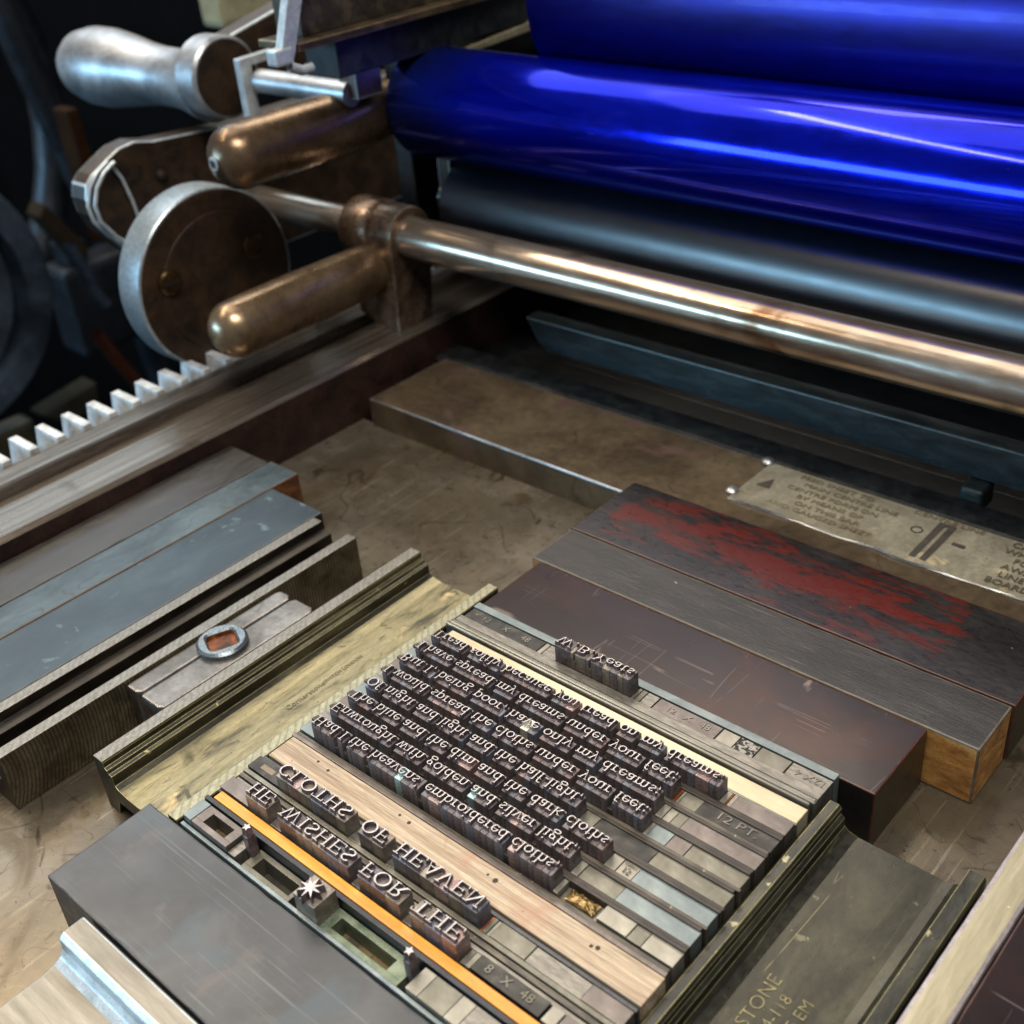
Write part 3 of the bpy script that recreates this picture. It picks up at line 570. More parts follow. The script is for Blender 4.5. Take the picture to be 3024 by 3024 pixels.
WOODP = mat('pale planed wood', '#93806a', '#b8a48a', '#cfbfa6', 1.4, (.12, 5, 3), 0, (.42, .6), .15, .45, spots=[('#94705a', .6, .62, .16), ('#8a7258', 1.4, .64, .1), ('#5a4030', 4.5, .735, .03), ('#54402f', 7, .74, .02)], scratch=('#8d6748', (.06, 6, 1), 4, .6, .5))
ORNG = mat('orange lacquered wood rule', '#c87c1c', '#de942c', '#e6a23e', 1, (.2, 2, 1), 0, (.3, .45), .08, .2, spots=[('#7a3f12', 5, .76, .02)])
PBRASS = mat('pale brass rule', '#a89c82', '#bcb197', '#cac0a8', .8, (.2, 2, 1), .35, (.3, .45), .06, .12, spots=[('#9a8458', 5, .75, .02)])
RULED = mat('ruled steel', '#56554f', '#75746d', '#8d8c85', 1.5, (.2, 6, 1), .65, (.25, .4), .1, .3)
strip('grey lead along the slate grey block, in front of the star sorts', 7.69, 7.78, 1.66, Bl)
strip('dark blue grey lead just in front of the orange rule', 8.36, 8.47, 1.86, mat('blue black lead', '#23252b', '#31343b', None, 2, metal=.4, r=(.3, .45)))
strip('bright orange wooden rule in front of the big capital letters', 8.47, 8.70, 1.89, ORNG, x0=-17.85, x1=-7.95, name='wood_rule', cat='wood rule')
strip('dark lead under the word WISHES, behind the orange rule', 8.70, 8.76, 1.78, LEADING)
for i, (a, c, z, m_) in enumerate(((9.15, 9.25, 1.76, G_), (9.26, 9.38, 1.8, LEADING), (9.39, 9.5, 1.84, Ol))):
    strip(['front', 'middle', 'back'][i]+' of three leads between the two rows of big capitals', a, c, z, m_)
strip('dark lead between the big capitals and the pale wooden reglet', 9.91, 10.0, 1.8, mat('blue black lead2', '#3a3c40', '#4a4c50', None, 2, metal=.5, r=(.3, .45)))
strip('wide pale wooden reglet with small holes, between capitals and poem', 10.02, 10.74, 1.86, WOODP, x0=-17.95, x1=-7.82, name='wood_reglet', cat='wood reglet', bev=.02)
reg = bpy.data.objects[-1] if False else None
for i, (a, c, z) in enumerate(((10.76, 10.86, 1.84), (10.87, 10.97, 1.8))):
    strip(['front', 'back'][i]+' of two dark leads between wooden reglet and first poem line', a, c, z, [LEADS[2], LEADING][i])
# nail holes in the reglet
rg = [o for o in COL.objects if o.name == 'wood_reglet'][0]; rg['loc_cm'] = [-17.95, 10.02, 0]
for x, y, r_ in ((-16.88, 10.55, .035), (-16.5, 10.5, .04), (-14.32, 10.55, .035), (-14.02, 10.52, .045), (-11.84, 10.52, .03), (-11.63, 10.5, .06), (-9.27, 10.46, .04), (-9.15, 10.5, .05)):
    hb = MB(); hb.lathe([(0, r_), (.003, r_*.95)], (x, y, 1.86), 'z', 12)
    part(hb, 'nail_hole', mat('hole brown', '#2b1e14', '#3a281a', None, 3, r=(.6, .8)), rg)

# ------------------------------------------------------------------ glyphs (strokes in em; cap .70, x .47)
T, H_ = .10, .045
def arc(cx, cy, rx, ry, a0, a1, wv=T, wh=H_, n=10):
    out = []
    for i in range(n+1):
        t = math.radians(a0+(a1-a0)*i/n); out.append((cx+rx*math.cos(t), cy+ry*math.sin(t), wv*abs(math.cos(t))+wh*abs(math.sin(t))))
    return out
def S(x0, y0, x1, y1, w=T): return [(x0, y0, w), (x1, y1, w)]
def F(x, y, h=.11): return [(x-h, y, .05), (x+h, y, .05)]
X, CAP, ASC, DSC = .47, .70, .74, -.22
g = {}
g['a'] = (.46, [arc(.2, .33, .13, .12, 150, 0), S(.33, .33, .33, .05), arc(.2, .14, .13, .12, 20, 340), F(.37, .03, .06)])
g['b'] = (.52, [S(.12, ASC, .12, 0), arc(.27, .235, .17, .22, 150, -150), F(.08, ASC-.02, .07)])
g['c'] = (.45, [arc(.25, .235, .18, .22, 45, 315)])
g['d'] = (.54, [S(.4, ASC, .4, 0), arc(.25, .235, .17, .22, 30, 330), F(.36, ASC-.02, .07), F(.45, .02, .06)])
g['e'] = (.46, [arc(.24, .235, .17, .22, 0, 315), S(.08, .26, .41, .26, H_)])
g['f'] = (.32, [S(.13, 0, .13, .6), arc(.24, .6, .11, .13, 180, 40), S(.03, X-.02, .26, X-.02, H_), F(.13, .02, .1)])
g['g'] = (.48, [arc(.22, .32, .13, .13, 0, 360), arc(.24, -.1, .18, .11, 0, 360), S(.12, .19, .16, .03, .06), S(.32, .42, .42, .46, .05)])
g['h'] = (.54, [S(.12, ASC, .12, 0), arc(.27, .3, .14, .15, 160, 0), S(.41, .3, .41, 0), F(.12, .02, .09), F(.41, .02, .09), F(.08, ASC-.02, .07)])
g['i'] = (.27, [S(.14, X, .14, 0), F(.14, .02, .1), F(.1, X-.02, .07), S(.14, .62, .14, .71, .1)])
g['k'] = (.52, [S(.12, ASC, .12, 0), S(.14, .2, .4, X-.02, H_), S(.22, .28, .43, .02), F(.12, .02, .09), F(.42, .02, .08), F(.38, X-.02, .08)])
g['l'] = (.27, [S(.14, ASC, .14, 0), F(.14, .02, .1), F(.1, ASC-.02, .07)])
g['n'] = (.54, [S(.12, X, .12, 0), arc(.27, .3, .14, .15, 160, 0), S(.41, .3, .41, 0), F(.12, .02, .09), F(.41, .02, .09), F(.08, X-.02, .06)])
g['m'] = (.80, [S(.12, X, .12, 0), arc(.26, .3, .13, .15, 160, 0), S(.39, .3, .39, 0), arc(.53, .3, .13, .15, 160, 0), S(.66, .3, .66, 0), F(.12, .02, .09), F(.39, .02, .09), F(.66, .02, .09), F(.08, X-.02, .06)])
g['o'] = (.50, [arc(.25, .235, .19, .22, 0, 360)])
g['p'] = (.52, [S(.12, X, .12, DSC), arc(.27, .235, .17, .22, 150, -150), F(.12, DSC+.02, .1), F(.08, X-.02, .06)])
g['r'] = (.40, [S(.13, X, .13, 0), arc(.27, .3, .13, .15, 160, 60), F(.13, .02, .1), F(.09, X-.02, .06)])
g['s'] = (.38, [arc(.19, .345, .11, .1, 30, 230, .07, .05), S(.12, .3, .26, .18, .09), arc(.19, .125, .12, .1, 50, -150, .07, .05)])
g['t'] = (.32, [S(.13, .6, .13, .1), arc(.22, .11, .09, .1, 180, 300), S(.03, X-.02, .27, X-.02, H_)])
g['u'] = (.54, [S(.12, X, .12, .15), arc(.26, .17, .14, .15, 180, 340), S(.41, X, .41, 0), F(.08, X-.02, .06), F(.37, X-.02, .06), F(.45, .02, .05)])
g['v'] = (.48, [S(.08, X, .24, .01), S(.4, X, .25, .02, H_), F(.08, X-.02, .09), F(.4, X-.02, .08)])
g['w'] = (.70, [S(.07, X, .2, .01), S(.33, X, .21, .02, H_), S(.32, X, .46, .01), S(.62, X, .47, .02, H_), F(.08, X-.02, .09), F(.34, X-.02, .08), F(.62, X-.02, .08)])
g['y'] = (.48, [S(.08, X, .24, .03), S(.4, X, .2, -.18, H_), F(.08, X-.02, .09), F(.4, X-.02, .08), S(.08, -.18, .19, -.18, .07)])
g[','] = (.2, [S(.1, .09, .1, .02, .11), S(.12, .02, .07, -.11, .05)])
g['.'] = (.2, [S(.1, .1, .1, 0, .11)])
g["'"] = (.2, [S(.1, ASC, .1, .64, .1), S(.12, .64, .08, .54, .05)])
g[':'] = (.22, [S(.11, .1, .11, 0, .11), S(.11, .42, .11, .32, .11)])
g[';'] = (.22, [S(.11, .09, .11, .02, .11), S(.12, .02, .07, -.11, .05), S(.11, .42, .11, .32, .11)])
g['-'] = (.3, [S(.05, .2, .25, .2, .07)])
g['H'] = (.74, [S(.16, 0, .16, CAP), S(.58, 0, .58, CAP), S(.16, .36, .58, .36, H_)]+[F(x, y, .12) for x in (.16, .58) for y in (.02, CAP-.02)])
g['E'] = (.64, [S(.16, 0, .16, CAP), S(.06, CAP-.02, .56, CAP-.02, H_), S(.06, .02, .58, .02, H_), S(.16, .36, .46, .36, H_), S(.56, CAP, .56, .56, .06), S(.58, 0, .58, .15, .06), S(.46, .44, .46, .28, .05)])
g['W'] = (.96, [S(.1, CAP, .3, .01), S(.46, CAP, .31, .02, H_), S(.44, CAP, .64, .01), S(.84, CAP, .65, .02, H_), F(.12, CAP-.02, .11), F(.46, CAP-.02, .1), F(.84, CAP-.02, .1)])
g['I'] = (.36, [S(.18, 0, .18, CAP), F(.18, .02, .13), F(.18, CAP-.02, .13)])
g['S'] = (.54, [arc(.27, .52, .17, .16, 30, 240, .09, .05), S(.15, .43, .39, .27, .1), arc(.27, .18, .18, .16, 55, -150, .09, .05)])
g['F'] = (.60, [S(.16, 0, .16, CAP), S(.06, CAP-.02, .54, CAP-.02, H_), S(.16, .36, .44, .36, H_), S(.54, CAP, .54, .56, .06), S(.44, .44, .44, .28, .05), F(.16, .02, .12)])
g['O'] = (.74, [arc(.37, .35, .29, .33, 0, 360, .11, .045, 20)])
g['R'] = (.68, [S(.16, 0, .16, CAP), arc(.3, .52, .18, .16, 90, -90), S(.1, CAP-.02, .32, CAP-.02, H_), S(.16, .36, .32, .36, H_), S(.34, .36, .58, .02), F(.16, .02, .12), F(.6, .02, .07)])
g['T'] = (.66, [S(.33, 0, .33, CAP), S(.05, CAP-.02, .61, CAP-.02, H_), S(.06, CAP, .06, .55, .06), S(.60, CAP, .60, .55, .06), F(.33, .02, .13)])
g['C'] = (.66, [arc(.36, .35, .28, .33, 45, 315, .11, .045, 16), S(.57, .68, .57, .5, .05)])
g['L'] = (.58, [S(.16, 0, .16, CAP), S(.06, .02, .54, .02, H_), S(.54, 0, .54, .18, .06), F(.16, CAP-.02, .12)])
g['A'] = (.70, [S(.12, .02, .36, CAP, H_), S(.35, CAP, .58, .02), S(.2, .24, .48, .24, H_), F(.12, .02, .1), F(.58, .02, .11)])
g['V'] = (.70, [S(.12, CAP, .36, .01), S(.58, CAP, .36, .02, H_), F(.12, CAP-.02, .11), F(.58, CAP-.02, .1)])
g['N'] = (.74, [S(.16, 0, .16, CAP, H_), S(.6, 0, .6, CAP, H_), S(.16, CAP, .58, .03), F(.16, .02, .1), F(.12, CAP-.02, .1), F(.6, CAP-.02, .1)])
g['Y'] = (.66, [S(.1, CAP, .34, .33), S(.58, CAP, .36, .33, H_), S(.34, .36, .34, 0), F(.1, CAP-.02, .1), F(.58, CAP-.02, .1), F(.34, .02, .12)])
g['B'] = (.64, [S(.16, 0, .16, CAP), arc(.3, .53, .15, .15, 90, -90), arc(.31, .2, .2, .17, 90, -90), S(.08, CAP-.02, .3, CAP-.02, H_), S(.16, .37, .31, .37, H_), S(.08, .03, .3, .03, H_)])
FACE_Z, SH_Z = 2.33, 2.225
def glyph_mesh(ch, em, sx, flip_base, zt=FACE_Z, zb=SH_Z, wmul=1.0):
    """letter face in cm: x from 0, y measured so that the baseline is at flip_base and the letter grows towards -y"""
    mb = MB(); adv, strokes = g[ch]
    spread = .012
    for k, st in enumerate(strokes):
        z1 = zt-.0012*k
        pts = [Vector((p_[0]*em*sx, flip_base-p_[1]*em, 0)) for p_ in st]; ws = [p_[2]*em*.5*wmul for p_ in st]
        Ltop, Rtop, Lb, Rb = [], [], [], []
        for i, p_ in enumerate(pts):
            a = pts[max(i-1, 0)]; c = pts[min(i+1, len(pts)-1)]
            closed = (pts[0]-pts[-1]).length < 1e-5
            if closed and i in (0, len(pts)-1): a, c = pts[-2], pts[1]
            d = (c-a).normalized(); nrm = Vector((-d.y, d.x, 0))
            Ltop.append(mb.bm.verts.new((p_.x+nrm.x*ws[i], p_.y+nrm.y*ws[i], z1))); Rtop.append(mb.bm.verts.new((p_.x-nrm.x*ws[i], p_.y-nrm.y*ws[i], z1)))
            wb = ws[i]+spread
            e = 0
            if not closed and i == 0: e = -spread
            if not closed and i == len(pts)-1: e = spread
            Lb.append(mb.bm.verts.new((p_.x+nrm.x*wb+d.x*e, p_.y+nrm.y*wb+d.y*e, zb))); Rb.append(mb.bm.verts.new((p_.x-nrm.x*wb+d.x*e, p_.y-nrm.y*wb+d.y*e, zb)))
        for i in range(len(pts)-1):
            mb.bm.faces.new((Ltop[i], Rtop[i], Rtop[i+1], Ltop[i+1])).material_index = 0
            for A, B in ((Ltop, Lb), (Rb, Rtop)):
                mb.bm.faces.new((A[i], A[i+1], B[i+1], B[i])).material_index = 1
        if not closed:
            for i in (0, -1): mb.bm.faces.new((Ltop[i], Rtop[i], Rb[i], Lb[i])).material_index = 1
    bmesh.ops.recalc_face_normals(mb.bm, faces=mb.bm.faces)
    return mb
def line_layout(words, x0, x1, spw):
    tot = sum(g[c][0] for w_ in words for c in w_)+spw*(len(words)-1); k = (x1-x0)/tot; out = []; x = x0
    for wi, w_ in enumerate(words):
        for ci, c in enumerate(w_): out.append((wi, ci, c, x, g[c][0]*k)); x += g[c][0]*k
        if wi < len(words)-1: out.append((wi, None, ' ', x, spw*k)); x += spw*k
    return out, k
NTH = ['first', 'second', 'third', 'fourth', 'fifth', 'sixth', 'seventh', 'eighth', 'ninth', 'tenth', 'eleventh', 'twelfth']
def sort_body(x, wd, y0, y1, zt, m_):
    b = MB(); b.box(x+.0025, x+wd-.0025, y0, y1, .03, zt, .008, seg=1); return b
SPECIAL = {(2, 4, 2): 'pink', (0, 3, 4): 'cyan', (5, 4, 2): 'white', (1, 3, 0): 'cyan', (1, 4, 3): 'pink', (0, 5, 0): 'pinkf', (4, 2, 1): 'pinkf', (4, 2, 4): 'pinkf', (3, 5+1, 0): 'pinkf', (7, 3, 2): 'pink', (7, 7, 4): 'pink', (0, 4, 1): 'pinkf', (7, 2, 0): 'cop', (2, 0, 1): 'cop', (5, 2, 0): 'cop', (3, 0, 0): 'b2', (5, 4, 3): 'b2', (6, 6, 4): 'white', (4, 3, 2): 'b2'}
COPB = mat('type metal copper', '#4d4242', '#625353', '#7b6a69', 5, metal=.2, r=(.25, .4))
SPM = {'pink': (TYPE_PINK, TYPE_PINK), 'cyan': (TYPE_CYAN, TYPE_CYAN), 'white': (TYPE_WHITE, TYPE_WHITE), 'pinkf': (TYPE_PINK, TYPE_SIDE), 'cop': (COPB, TYPE_SIDE), 'b2': (TYPE_BODY2, TYPE_BODY2)}
def set_line(row, words, x0, x1, y0, depth, em, where, base_off, body, spw=.32, zt=SH_Z, kindname='type_sort', size='small', grp='small type sorts of the poem', sp_z=SP+.06, wmul=.75):
    lay, k = line_layout(words, x0, x1, spw); seen = {}
    for i, w_ in enumerate(words): seen.setdefault(w_, []).append(i)
    for wi, ci, c, x, wd in lay:
        wtxt = ''.join(ch_ for ch_ in words[wi] if ch_.isalpha() or ch_ == '-')
        rep = seen[words[wi]]; wq = (NTH[rep.index(wi)]+' ' if len(rep) > 1 else '')
        if ci is None:
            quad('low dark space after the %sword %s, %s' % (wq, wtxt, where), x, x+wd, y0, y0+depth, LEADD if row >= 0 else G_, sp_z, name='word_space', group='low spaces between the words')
            continue
        nm = c if c.isalpha() else {',': 'comma', '.': 'full stop', "'": 'apostrophe', ':': 'colon', ';': 'semicolon', '-': 'hyphen'}[c]
        cap = 'capital ' if c.isupper() and row >= 0 else ''
        sp = SPECIAL.get((row, wi, ci)); bm_, side = (body[(wi*7+ci*3) % len(body)], TYPE_SIDE)
        tint = ''
        if sp: bm_, side = SPM[sp]; tint = {'pink': 'pinkish ', 'pinkf': 'pinkish ', 'cyan': 'bluish ', 'white': 'bright silvery ', 'cop': 'coppery ', 'b2': 'bluish grey '}[sp]
        if c.isalpha(): lb = '%s%s lead type %s%s, %s letter of %s%s, %s' % (tint, size, cap, nm, NTH[ci], wq, wtxt, where)
        else: lb = '%s%s lead type %s in the %sword %s, %s' % (tint, size, nm, wq, wtxt, where)
        y1 = y0+depth
        o = sort_body(x, wd, y0, y1, zt, bm_).obj(kindname, bm_, None, (x, y0, 0)); tag(o, lb, 'type sort', grp)
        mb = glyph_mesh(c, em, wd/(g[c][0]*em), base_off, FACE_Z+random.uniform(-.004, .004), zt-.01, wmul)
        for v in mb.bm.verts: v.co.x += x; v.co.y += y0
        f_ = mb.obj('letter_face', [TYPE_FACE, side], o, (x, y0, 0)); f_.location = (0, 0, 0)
Y0, PITCH, DEP = 11.0, .5386, .35
POEM = [("Had I the heavens' embroidered cloths,", -10.63), ("Enwrought with golden and silver light,", -10.63), ("The blue and the dim and the dark cloths", -10.25), ("Of night and light and the half-light,", -11.35),
        ("I would spread the cloths under your feet:", -10.12), ("But I, being poor, have only my dreams;", -10.21), ("I have spread my dreams under your feet;", -10.17), ("Tread softly because you tread on my dreams.", -9.41)]
bodies = [TYPE_BODY, TYPE_BODY, TYPE_BODY2, TYPE_BODY, COPB, TYPE_BODY]
bodies = [TYPE_BODY]*9+[TYPE_BODY2]*2+[COPB]
EM = .375
for r_, (t, xe) in enumerate(POEM):
    y = Y0+PITCH*r_
    wh_ = ['front poem line', 'second poem line', 'third poem line', 'fourth poem line', 'fifth poem line', 'sixth poem line', 'seventh poem line', 'rear poem line'][r_]
    set_line(r_, t.split(' '), -17.55, xe, y, DEP, EM, wh_, .277, bodies, wmul=.64, sp_z=2.0)
    quad('grey quad at the left end of the %s' % wh_, -18.05, -17.55, y, y+DEP, [Bl, G_, Pk][r_ % 3])
    if r_ < 7:
        strip('thin dark lead between the %s and %s poem lines' % (ORD[r_], ORD[r_+1]), y+DEP+.004, y+PITCH-.09, SP+.03, LEADD)
        strip('second, lighter lead between the %s and %s poem lines' % (ORD[r_], ORD[r_+1]), y+PITCH-.088, y+PITCH-.004, SP+.01, [LEADD, LEADING, LEADD, LEADING][r_ % 4])
    else: strip('toothed steel rule behind the rear poem line', y+DEP+.01, 15.2, SP-.02, RULED, name='steel_rule', cat='rule')
RIGHT = [[(-10.63, Pa), (-10.51, None), (-9.59, Pa), (-8.9, Ol), (-8.58, Pa)], [(-10.63, Pa), (-10.46, Ol), (-9.57, Bl)], [(-10.25, Pa), (-9.98, Pa), (-9.61, Bl)], [(-11.35, Ol), (-10.99, Dk), (-9.59, Ol)],
         [(-10.12, Pa), (-10.03, Bl), (-9.58, Pk), (-9.16, Ol)], [(-10.21, Pa), (-10.04, Pa), (-9.85, Ol), (-9.61, Pk)], [(-10.17, COP), (-10.10, Pa), (-10.03, Ol), (-9.61, Dk)], [(-9.41, Pa), (-9.28, COP), (-9.24, Pa), (-9.14, Pk)]]
cn = {Pa.name: 'pale', Bl.name: 'blue grey', Pk.name: 'pinkish brown', Ol.name: 'olive', Dk.name: 'dark', COP.name: 'copper', G_.name: 'grey'}
for r_, lst in enumerate(RIGHT):
    y = Y0+PITCH*r_; xs = [a for a, _ in lst]+[-7.88]
    for i, (a, m_) in enumerate(lst):
        if m_ is None: continue
        wlen = 'thin' if xs[i+1]-a < .3 else ('long' if xs[i+1]-a > .9 else 'short')
        q_ = quad('%s %s blank, %s to the right of the %s poem line' % (wlen, cn[m_.name], NTH[i], ORD[r_]), a, xs[i+1], y, y+DEP+.02, m_)
        q_['loc_cm'] = [a, y, 0]
        if m_ is Dk and r_ == 6:
            q_['label'] = 'dark slug with raised 12 PT beside the seventh poem line'
            text('raised_lettering', '12 PT.', -8.75, y+.19, SP+.005, .3, LEADS[2], q_, h=.02, sx=1.25)
        if r_ == 2 and i == 1:
            text('raised_lettering', 'CLEAN', -9.8, y+.29, SP, .09, LEADS[3], q_, h=.015); text('raised_lettering', '12', -9.8, y+.13, SP, .19, LEADS[2], q_, h=.015)
# crumpled nugget of cast metal in the front line gap
b = MB(); b.box(-10.5, -9.6, Y0, Y0+DEP, .02, 1.7, .01)
tag(b.obj('spacing_quad', Ol, None, (-10.5, Y0, 0)), 'low olive quad under the crumpled metal, beside the front poem line', 'spacing', 'blank quads and spaces')
b = MB(); bmesh.ops.create_grid(b.bm, x_segments=40, y_segments=16, size=1)
from mathutils import noise as mn
for v in b.bm.verts:
    x, y = v.co.x*.34-10.05, v.co.y*.14+Y0+.18
    h = mn.noise(Vector((x*11, y*13, 1)))*.05+abs(mn.noise(Vector((x*22, y*22, 4))))*.04
    v.co = (x, y, 1.74+max(0, h)+.05*(1-max(abs(v.co.x), abs(v.co.y))**4))
tag(b.obj('metal_scrap', mat('crumpled bronze scrap', '#6d5a36', '#8c754a', '#b09468', 4, metal=.7, r=(.25, .4)), None, (-10.05, Y0, 0), smooth=True), 'crumpled bronze coloured scrap beside the front poem line', 'metal scrap')
# title rows
tb = [TITLE_BODY, TYPE_BODY, TITLE_BODY]
TB = dict(base_off=.335, body=[TITLE_BODY, TYPE_BODY2, TITLE_BODY, TYPE_BODY, TITLE_BODY], zt=2.17, kindname='title_sort', size='big', grp='big title sorts', sp_z=1.78)
def title(words, spans, y0, where):
    for wi, (w_, (a, c)) in enumerate(zip(words, spans)):
        lay, k = line_layout([w_], a, c, 0)
        for _, ci, ch_, x, wd in lay:
            bm_ = TB['body'][(wi*3+ci*2) % 5]; side = TYPE_SIDE; tint = ''
            if (w_, ci) in (('HEAVEN', 3), ('THE', 2), ('CLOTHS', 1)): bm_ = TYPE_PINK; tint = 'pinkish '
            o = sort_body(x, wd, y0, y0+.365, 2.22, bm_).obj('title_sort', bm_, None, (x, y0, 0))
            tag(o, '%sbig capital %s, %s letter of %s in the %s' % (tint, ch_, NTH[ci], w_, where), 'type sort', 'big title sorts')
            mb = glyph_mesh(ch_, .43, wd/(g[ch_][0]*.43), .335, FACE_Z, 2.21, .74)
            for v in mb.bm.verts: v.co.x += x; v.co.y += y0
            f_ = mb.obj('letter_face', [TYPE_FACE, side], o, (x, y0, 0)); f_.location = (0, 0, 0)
        if wi < len(words)-1:
            quad('low space after the big word %s' % w_, c, spans[wi+1][0], y0, y0+.36, G_, 1.8, name='word_space', group='low spaces between the words')
title(['HE', 'WISHES', 'FOR', 'THE'], [(-17.06, -16.36), (-16.0, -13.86), (-13.6, -12.44), (-12.18, -10.98)], 8.77, 'front title row')
title(['CLOTHS', 'OF', 'HEAVEN'], [(-16.98, -14.78), (-14.40, -13.68), (-13.42, -11.16)], 9.52, 'second title row')
quad('purple grey quad left of the big word HE', -18.05, -17.06, 8.77, 9.14, Pk, 1.86)
o = quad('dark quad with a small oblong window, left of CLOTHS', -18.05, -16.98, 9.52, 9.89, Dk, 1.88); o['loc_cm'] = [-18.05, 9.52, 0]
b = MB(); b.box(-17.75, -17.35, 9.64, 9.77, 1.88, 1.886, 0); part(b, 'window', mat('window brown', '#6a5a48', '#8a7a62', None, 3, r=(.4, .6)), o)
for i, (a, c, m_) in enumerate(((-10.96, -10.84, Ol), (-10.84, -10.72, Pa))): quad('%s space right of the big word THE' % ['olive', 'white'][i], a, c, 8.79, 9.13, m_, 1.8)
o = quad('dark slug with raised 8 X 48, right of the big word THE', -10.7, -9.1, 8.79, 9.14, Dk, 1.84); o['loc_cm'] = [-10.7, 8.79, 0]
for t, x in (('8', -10.4), ('X', -9.98), ('48', -9.5)): text('raised_lettering', t, x, 8.965, 1.85, .26, LEADS[3], o, h=.02, sx=1.1)
quad('pale blank at the right of the 8 X 48 slug', -9.06, -8.78, 8.79, 9.14, Pa, 1.82); quad('grey blank at the right end of the front title row', -8.76, -7.9, 8.79, 9.14, Pk, 1.82)
for i, (a, c, m_) in enumerate(((-11.14, -11.08, COP), (-11.08, -10.98, Ol), (-10.98, -10.9, Pa), (-10.9, -10.05, Ol), (-10.05, -8.77, G_), (-8.77, -7.88, Pk))):
    quad('%s blank, %s to the right of HEAVEN' % (cn[m_.name], NTH[i]), a, c, 9.52, 9.89, m_, 1.8+.02*(i % 2))
# slotted pieces and stars in the front row
def slotted(label, x0, x1, y0, y1, z1, m_, hx0, hx1, hy0, hy1, hm):
    root = empty('slotted_furniture', (x0, y0, 0), label, 'metal furniture', 'slotted pieces in the front row')
    b = MB()
    b.box(x0, x1, y0, hy0, .02, z1, .01); b.box(x0, x1, hy1, y1, .02, z1, .01); b.box(x0, hx0, hy0, hy1, .02, z1-.001, 0); b.box(hx1, x1, hy0, hy1, .02, z1-.001, 0)
    part(b, 'rim', m_, root); b = MB(); b.box(hx0, hx1, hy0, hy1, .01, z1-.45, 0); part(b, 'slot_floor', hm, root)
GRIT = mat('gritty brown floor', '#3a2f1c', '#5b4b2c', '#6f5d3a', 4, r=(.6, .8), bump=.5, spots=[('#1f1b12', 4, .6, .1)])
GREENP = mat('green patinated lead', '#4c5a49', '#66735f', '#7a8570', 2, metal=.4, r=(.35, .5))
quad('white space at the left end of the front row', -18.04, -17.76, 7.8, 8.33, Bl, 1.84)
slotted('pinkish grey piece with brown oblong slot, leftmost in the front row', -17.74, -16.56, 7.8, 8.32, 1.84, Pk, -17.5, -16.78, 7.93, 8.2, GRIT)
quad('low step piece between slotted piece and small star', -16.54, -16.3, 7.8, 8.25, G_, 1.72)
slotted('dark slotted piece between the small star and the big star', -16.18, -14.7, 7.82, 8.34, 1.55, Ol, -15.95, -14.8, 7.92, 8.22, mat('dark grit', '#1f1d16', '#2e2a1f', None, 4, r=(.6, .8), bump=.5))
slotted('green slotted piece right of the big star', -13.78, -11.62, 7.8, 8.34, 1.6, GREENP, -13.52, -12.0, 7.92, 8.2, GRIT)
def star(label, cx, cy, r1, r2, n_, bx0, bx1, by0, by1, body, side):
    o = sort_body(bx0, bx1-bx0, by0, by1, 2.12, body).obj('star_sort', body, None, (bx0, by0, 0)); tag(o, label, 'star ornament')
    mb = MB(); top = []; bot = []
    for i in range(2*n_):
        t = math.pi*i/n_+math.pi/2+.1; r_ = r1 if i % 2 == 0 else r2
        top.append(mb.bm.verts.new((cx+r_*math.cos(t), cy+r_*math.sin(t), 2.33))); bot.append(mb.bm.verts.new((cx+(r_+.02)*math.cos(t), cy+(r_+.02)*math.sin(t), 2.11)))
    mb.bm.faces.new(top).material_index = 0
    for i in range(2*n_): mb.bm.faces.new((top[i], bot[i], bot[(i+1) % (2*n_)], top[(i+1) % (2*n_)])).material_index = 1
    bmesh.ops.recalc_face_normals(mb.bm, faces=mb.bm.faces)
    f_ = mb.obj('star_face', [TYPE_FACE, side], o, (bx0, by0, 0)); f_.location = (0, 0, 0)
star('large eight pointed star sort in the middle of the front row', -14.0, 7.98, .26, .085, 8, -14.34, -13.72, 7.78, 8.33, TITLE_BODY, TYPE_SIDE)
star('tiny reddish star sort left of the large star', -16.2, 8.18, .1, .05, 5, -16.3, -16.12, 8.08, 8.28, COPB, COPB)
star('tiny purplish star sort right of the green slotted piece', -11.5, 8.14, .1, .05, 5, -11.6, -11.42, 8.04, 8.24, TYPE_BODY, TYPE_SIDE)
for i, (a, c, m_) in enumerate(((-11.36, -11.06, Pa), (-11.06, -10.42, Ol), (-10.42, -10.1, Pa), (-10.1, -9.2, G_), (-9.2, -7.9, Ol))):
    quad('%s blank, %s to the right of the last star in the front row' % (cn[m_.name], NTH[i]), a, c, 7.8, 8.33, m_, 1.8)
# strips behind the poem and the signature line
strip('wide pale brass strip behind the rear poem line', 15.22, 15.68, 1.8, PBRASS, x0=-17.75, name='brass_strip', cat='brass strip', bev=.02)
strip('bright ribbed steel rule behind the pale brass strip', 15.72, 15.82, 1.88, RULED, name='steel_rule', cat='rule', bev=.04)
strip('dark ribbed steel rule in front of the grey lead of the signature', 15.84, 16.02, 1.84, RULED, name='steel_rule', cat='rule', bev=.05)
strip('grey lead just in front of the signature line', 16.05, 16.3, 1.76, G_)
strip('pale grey lead between signature line and purple block', 16.75, 16.97, 1.74, Bl)
SY0, SY1 = 16.32, 16.72
def slug(label, a, c, m_, tx, flip=False):
    o = quad(label, a, c, SY0, SY1, m_, 1.72); o['loc_cm'] = [a, SY0, 0]
    L_ = (c-a)
    for i, t in enumerate(tx): text('raised_lettering', t, a+L_*(.25+.27*i), (SY0+SY1)/2, 1.725, .24, LEADS[0], o, rot=math.pi if flip else 0, h=.02, sx=1.1)
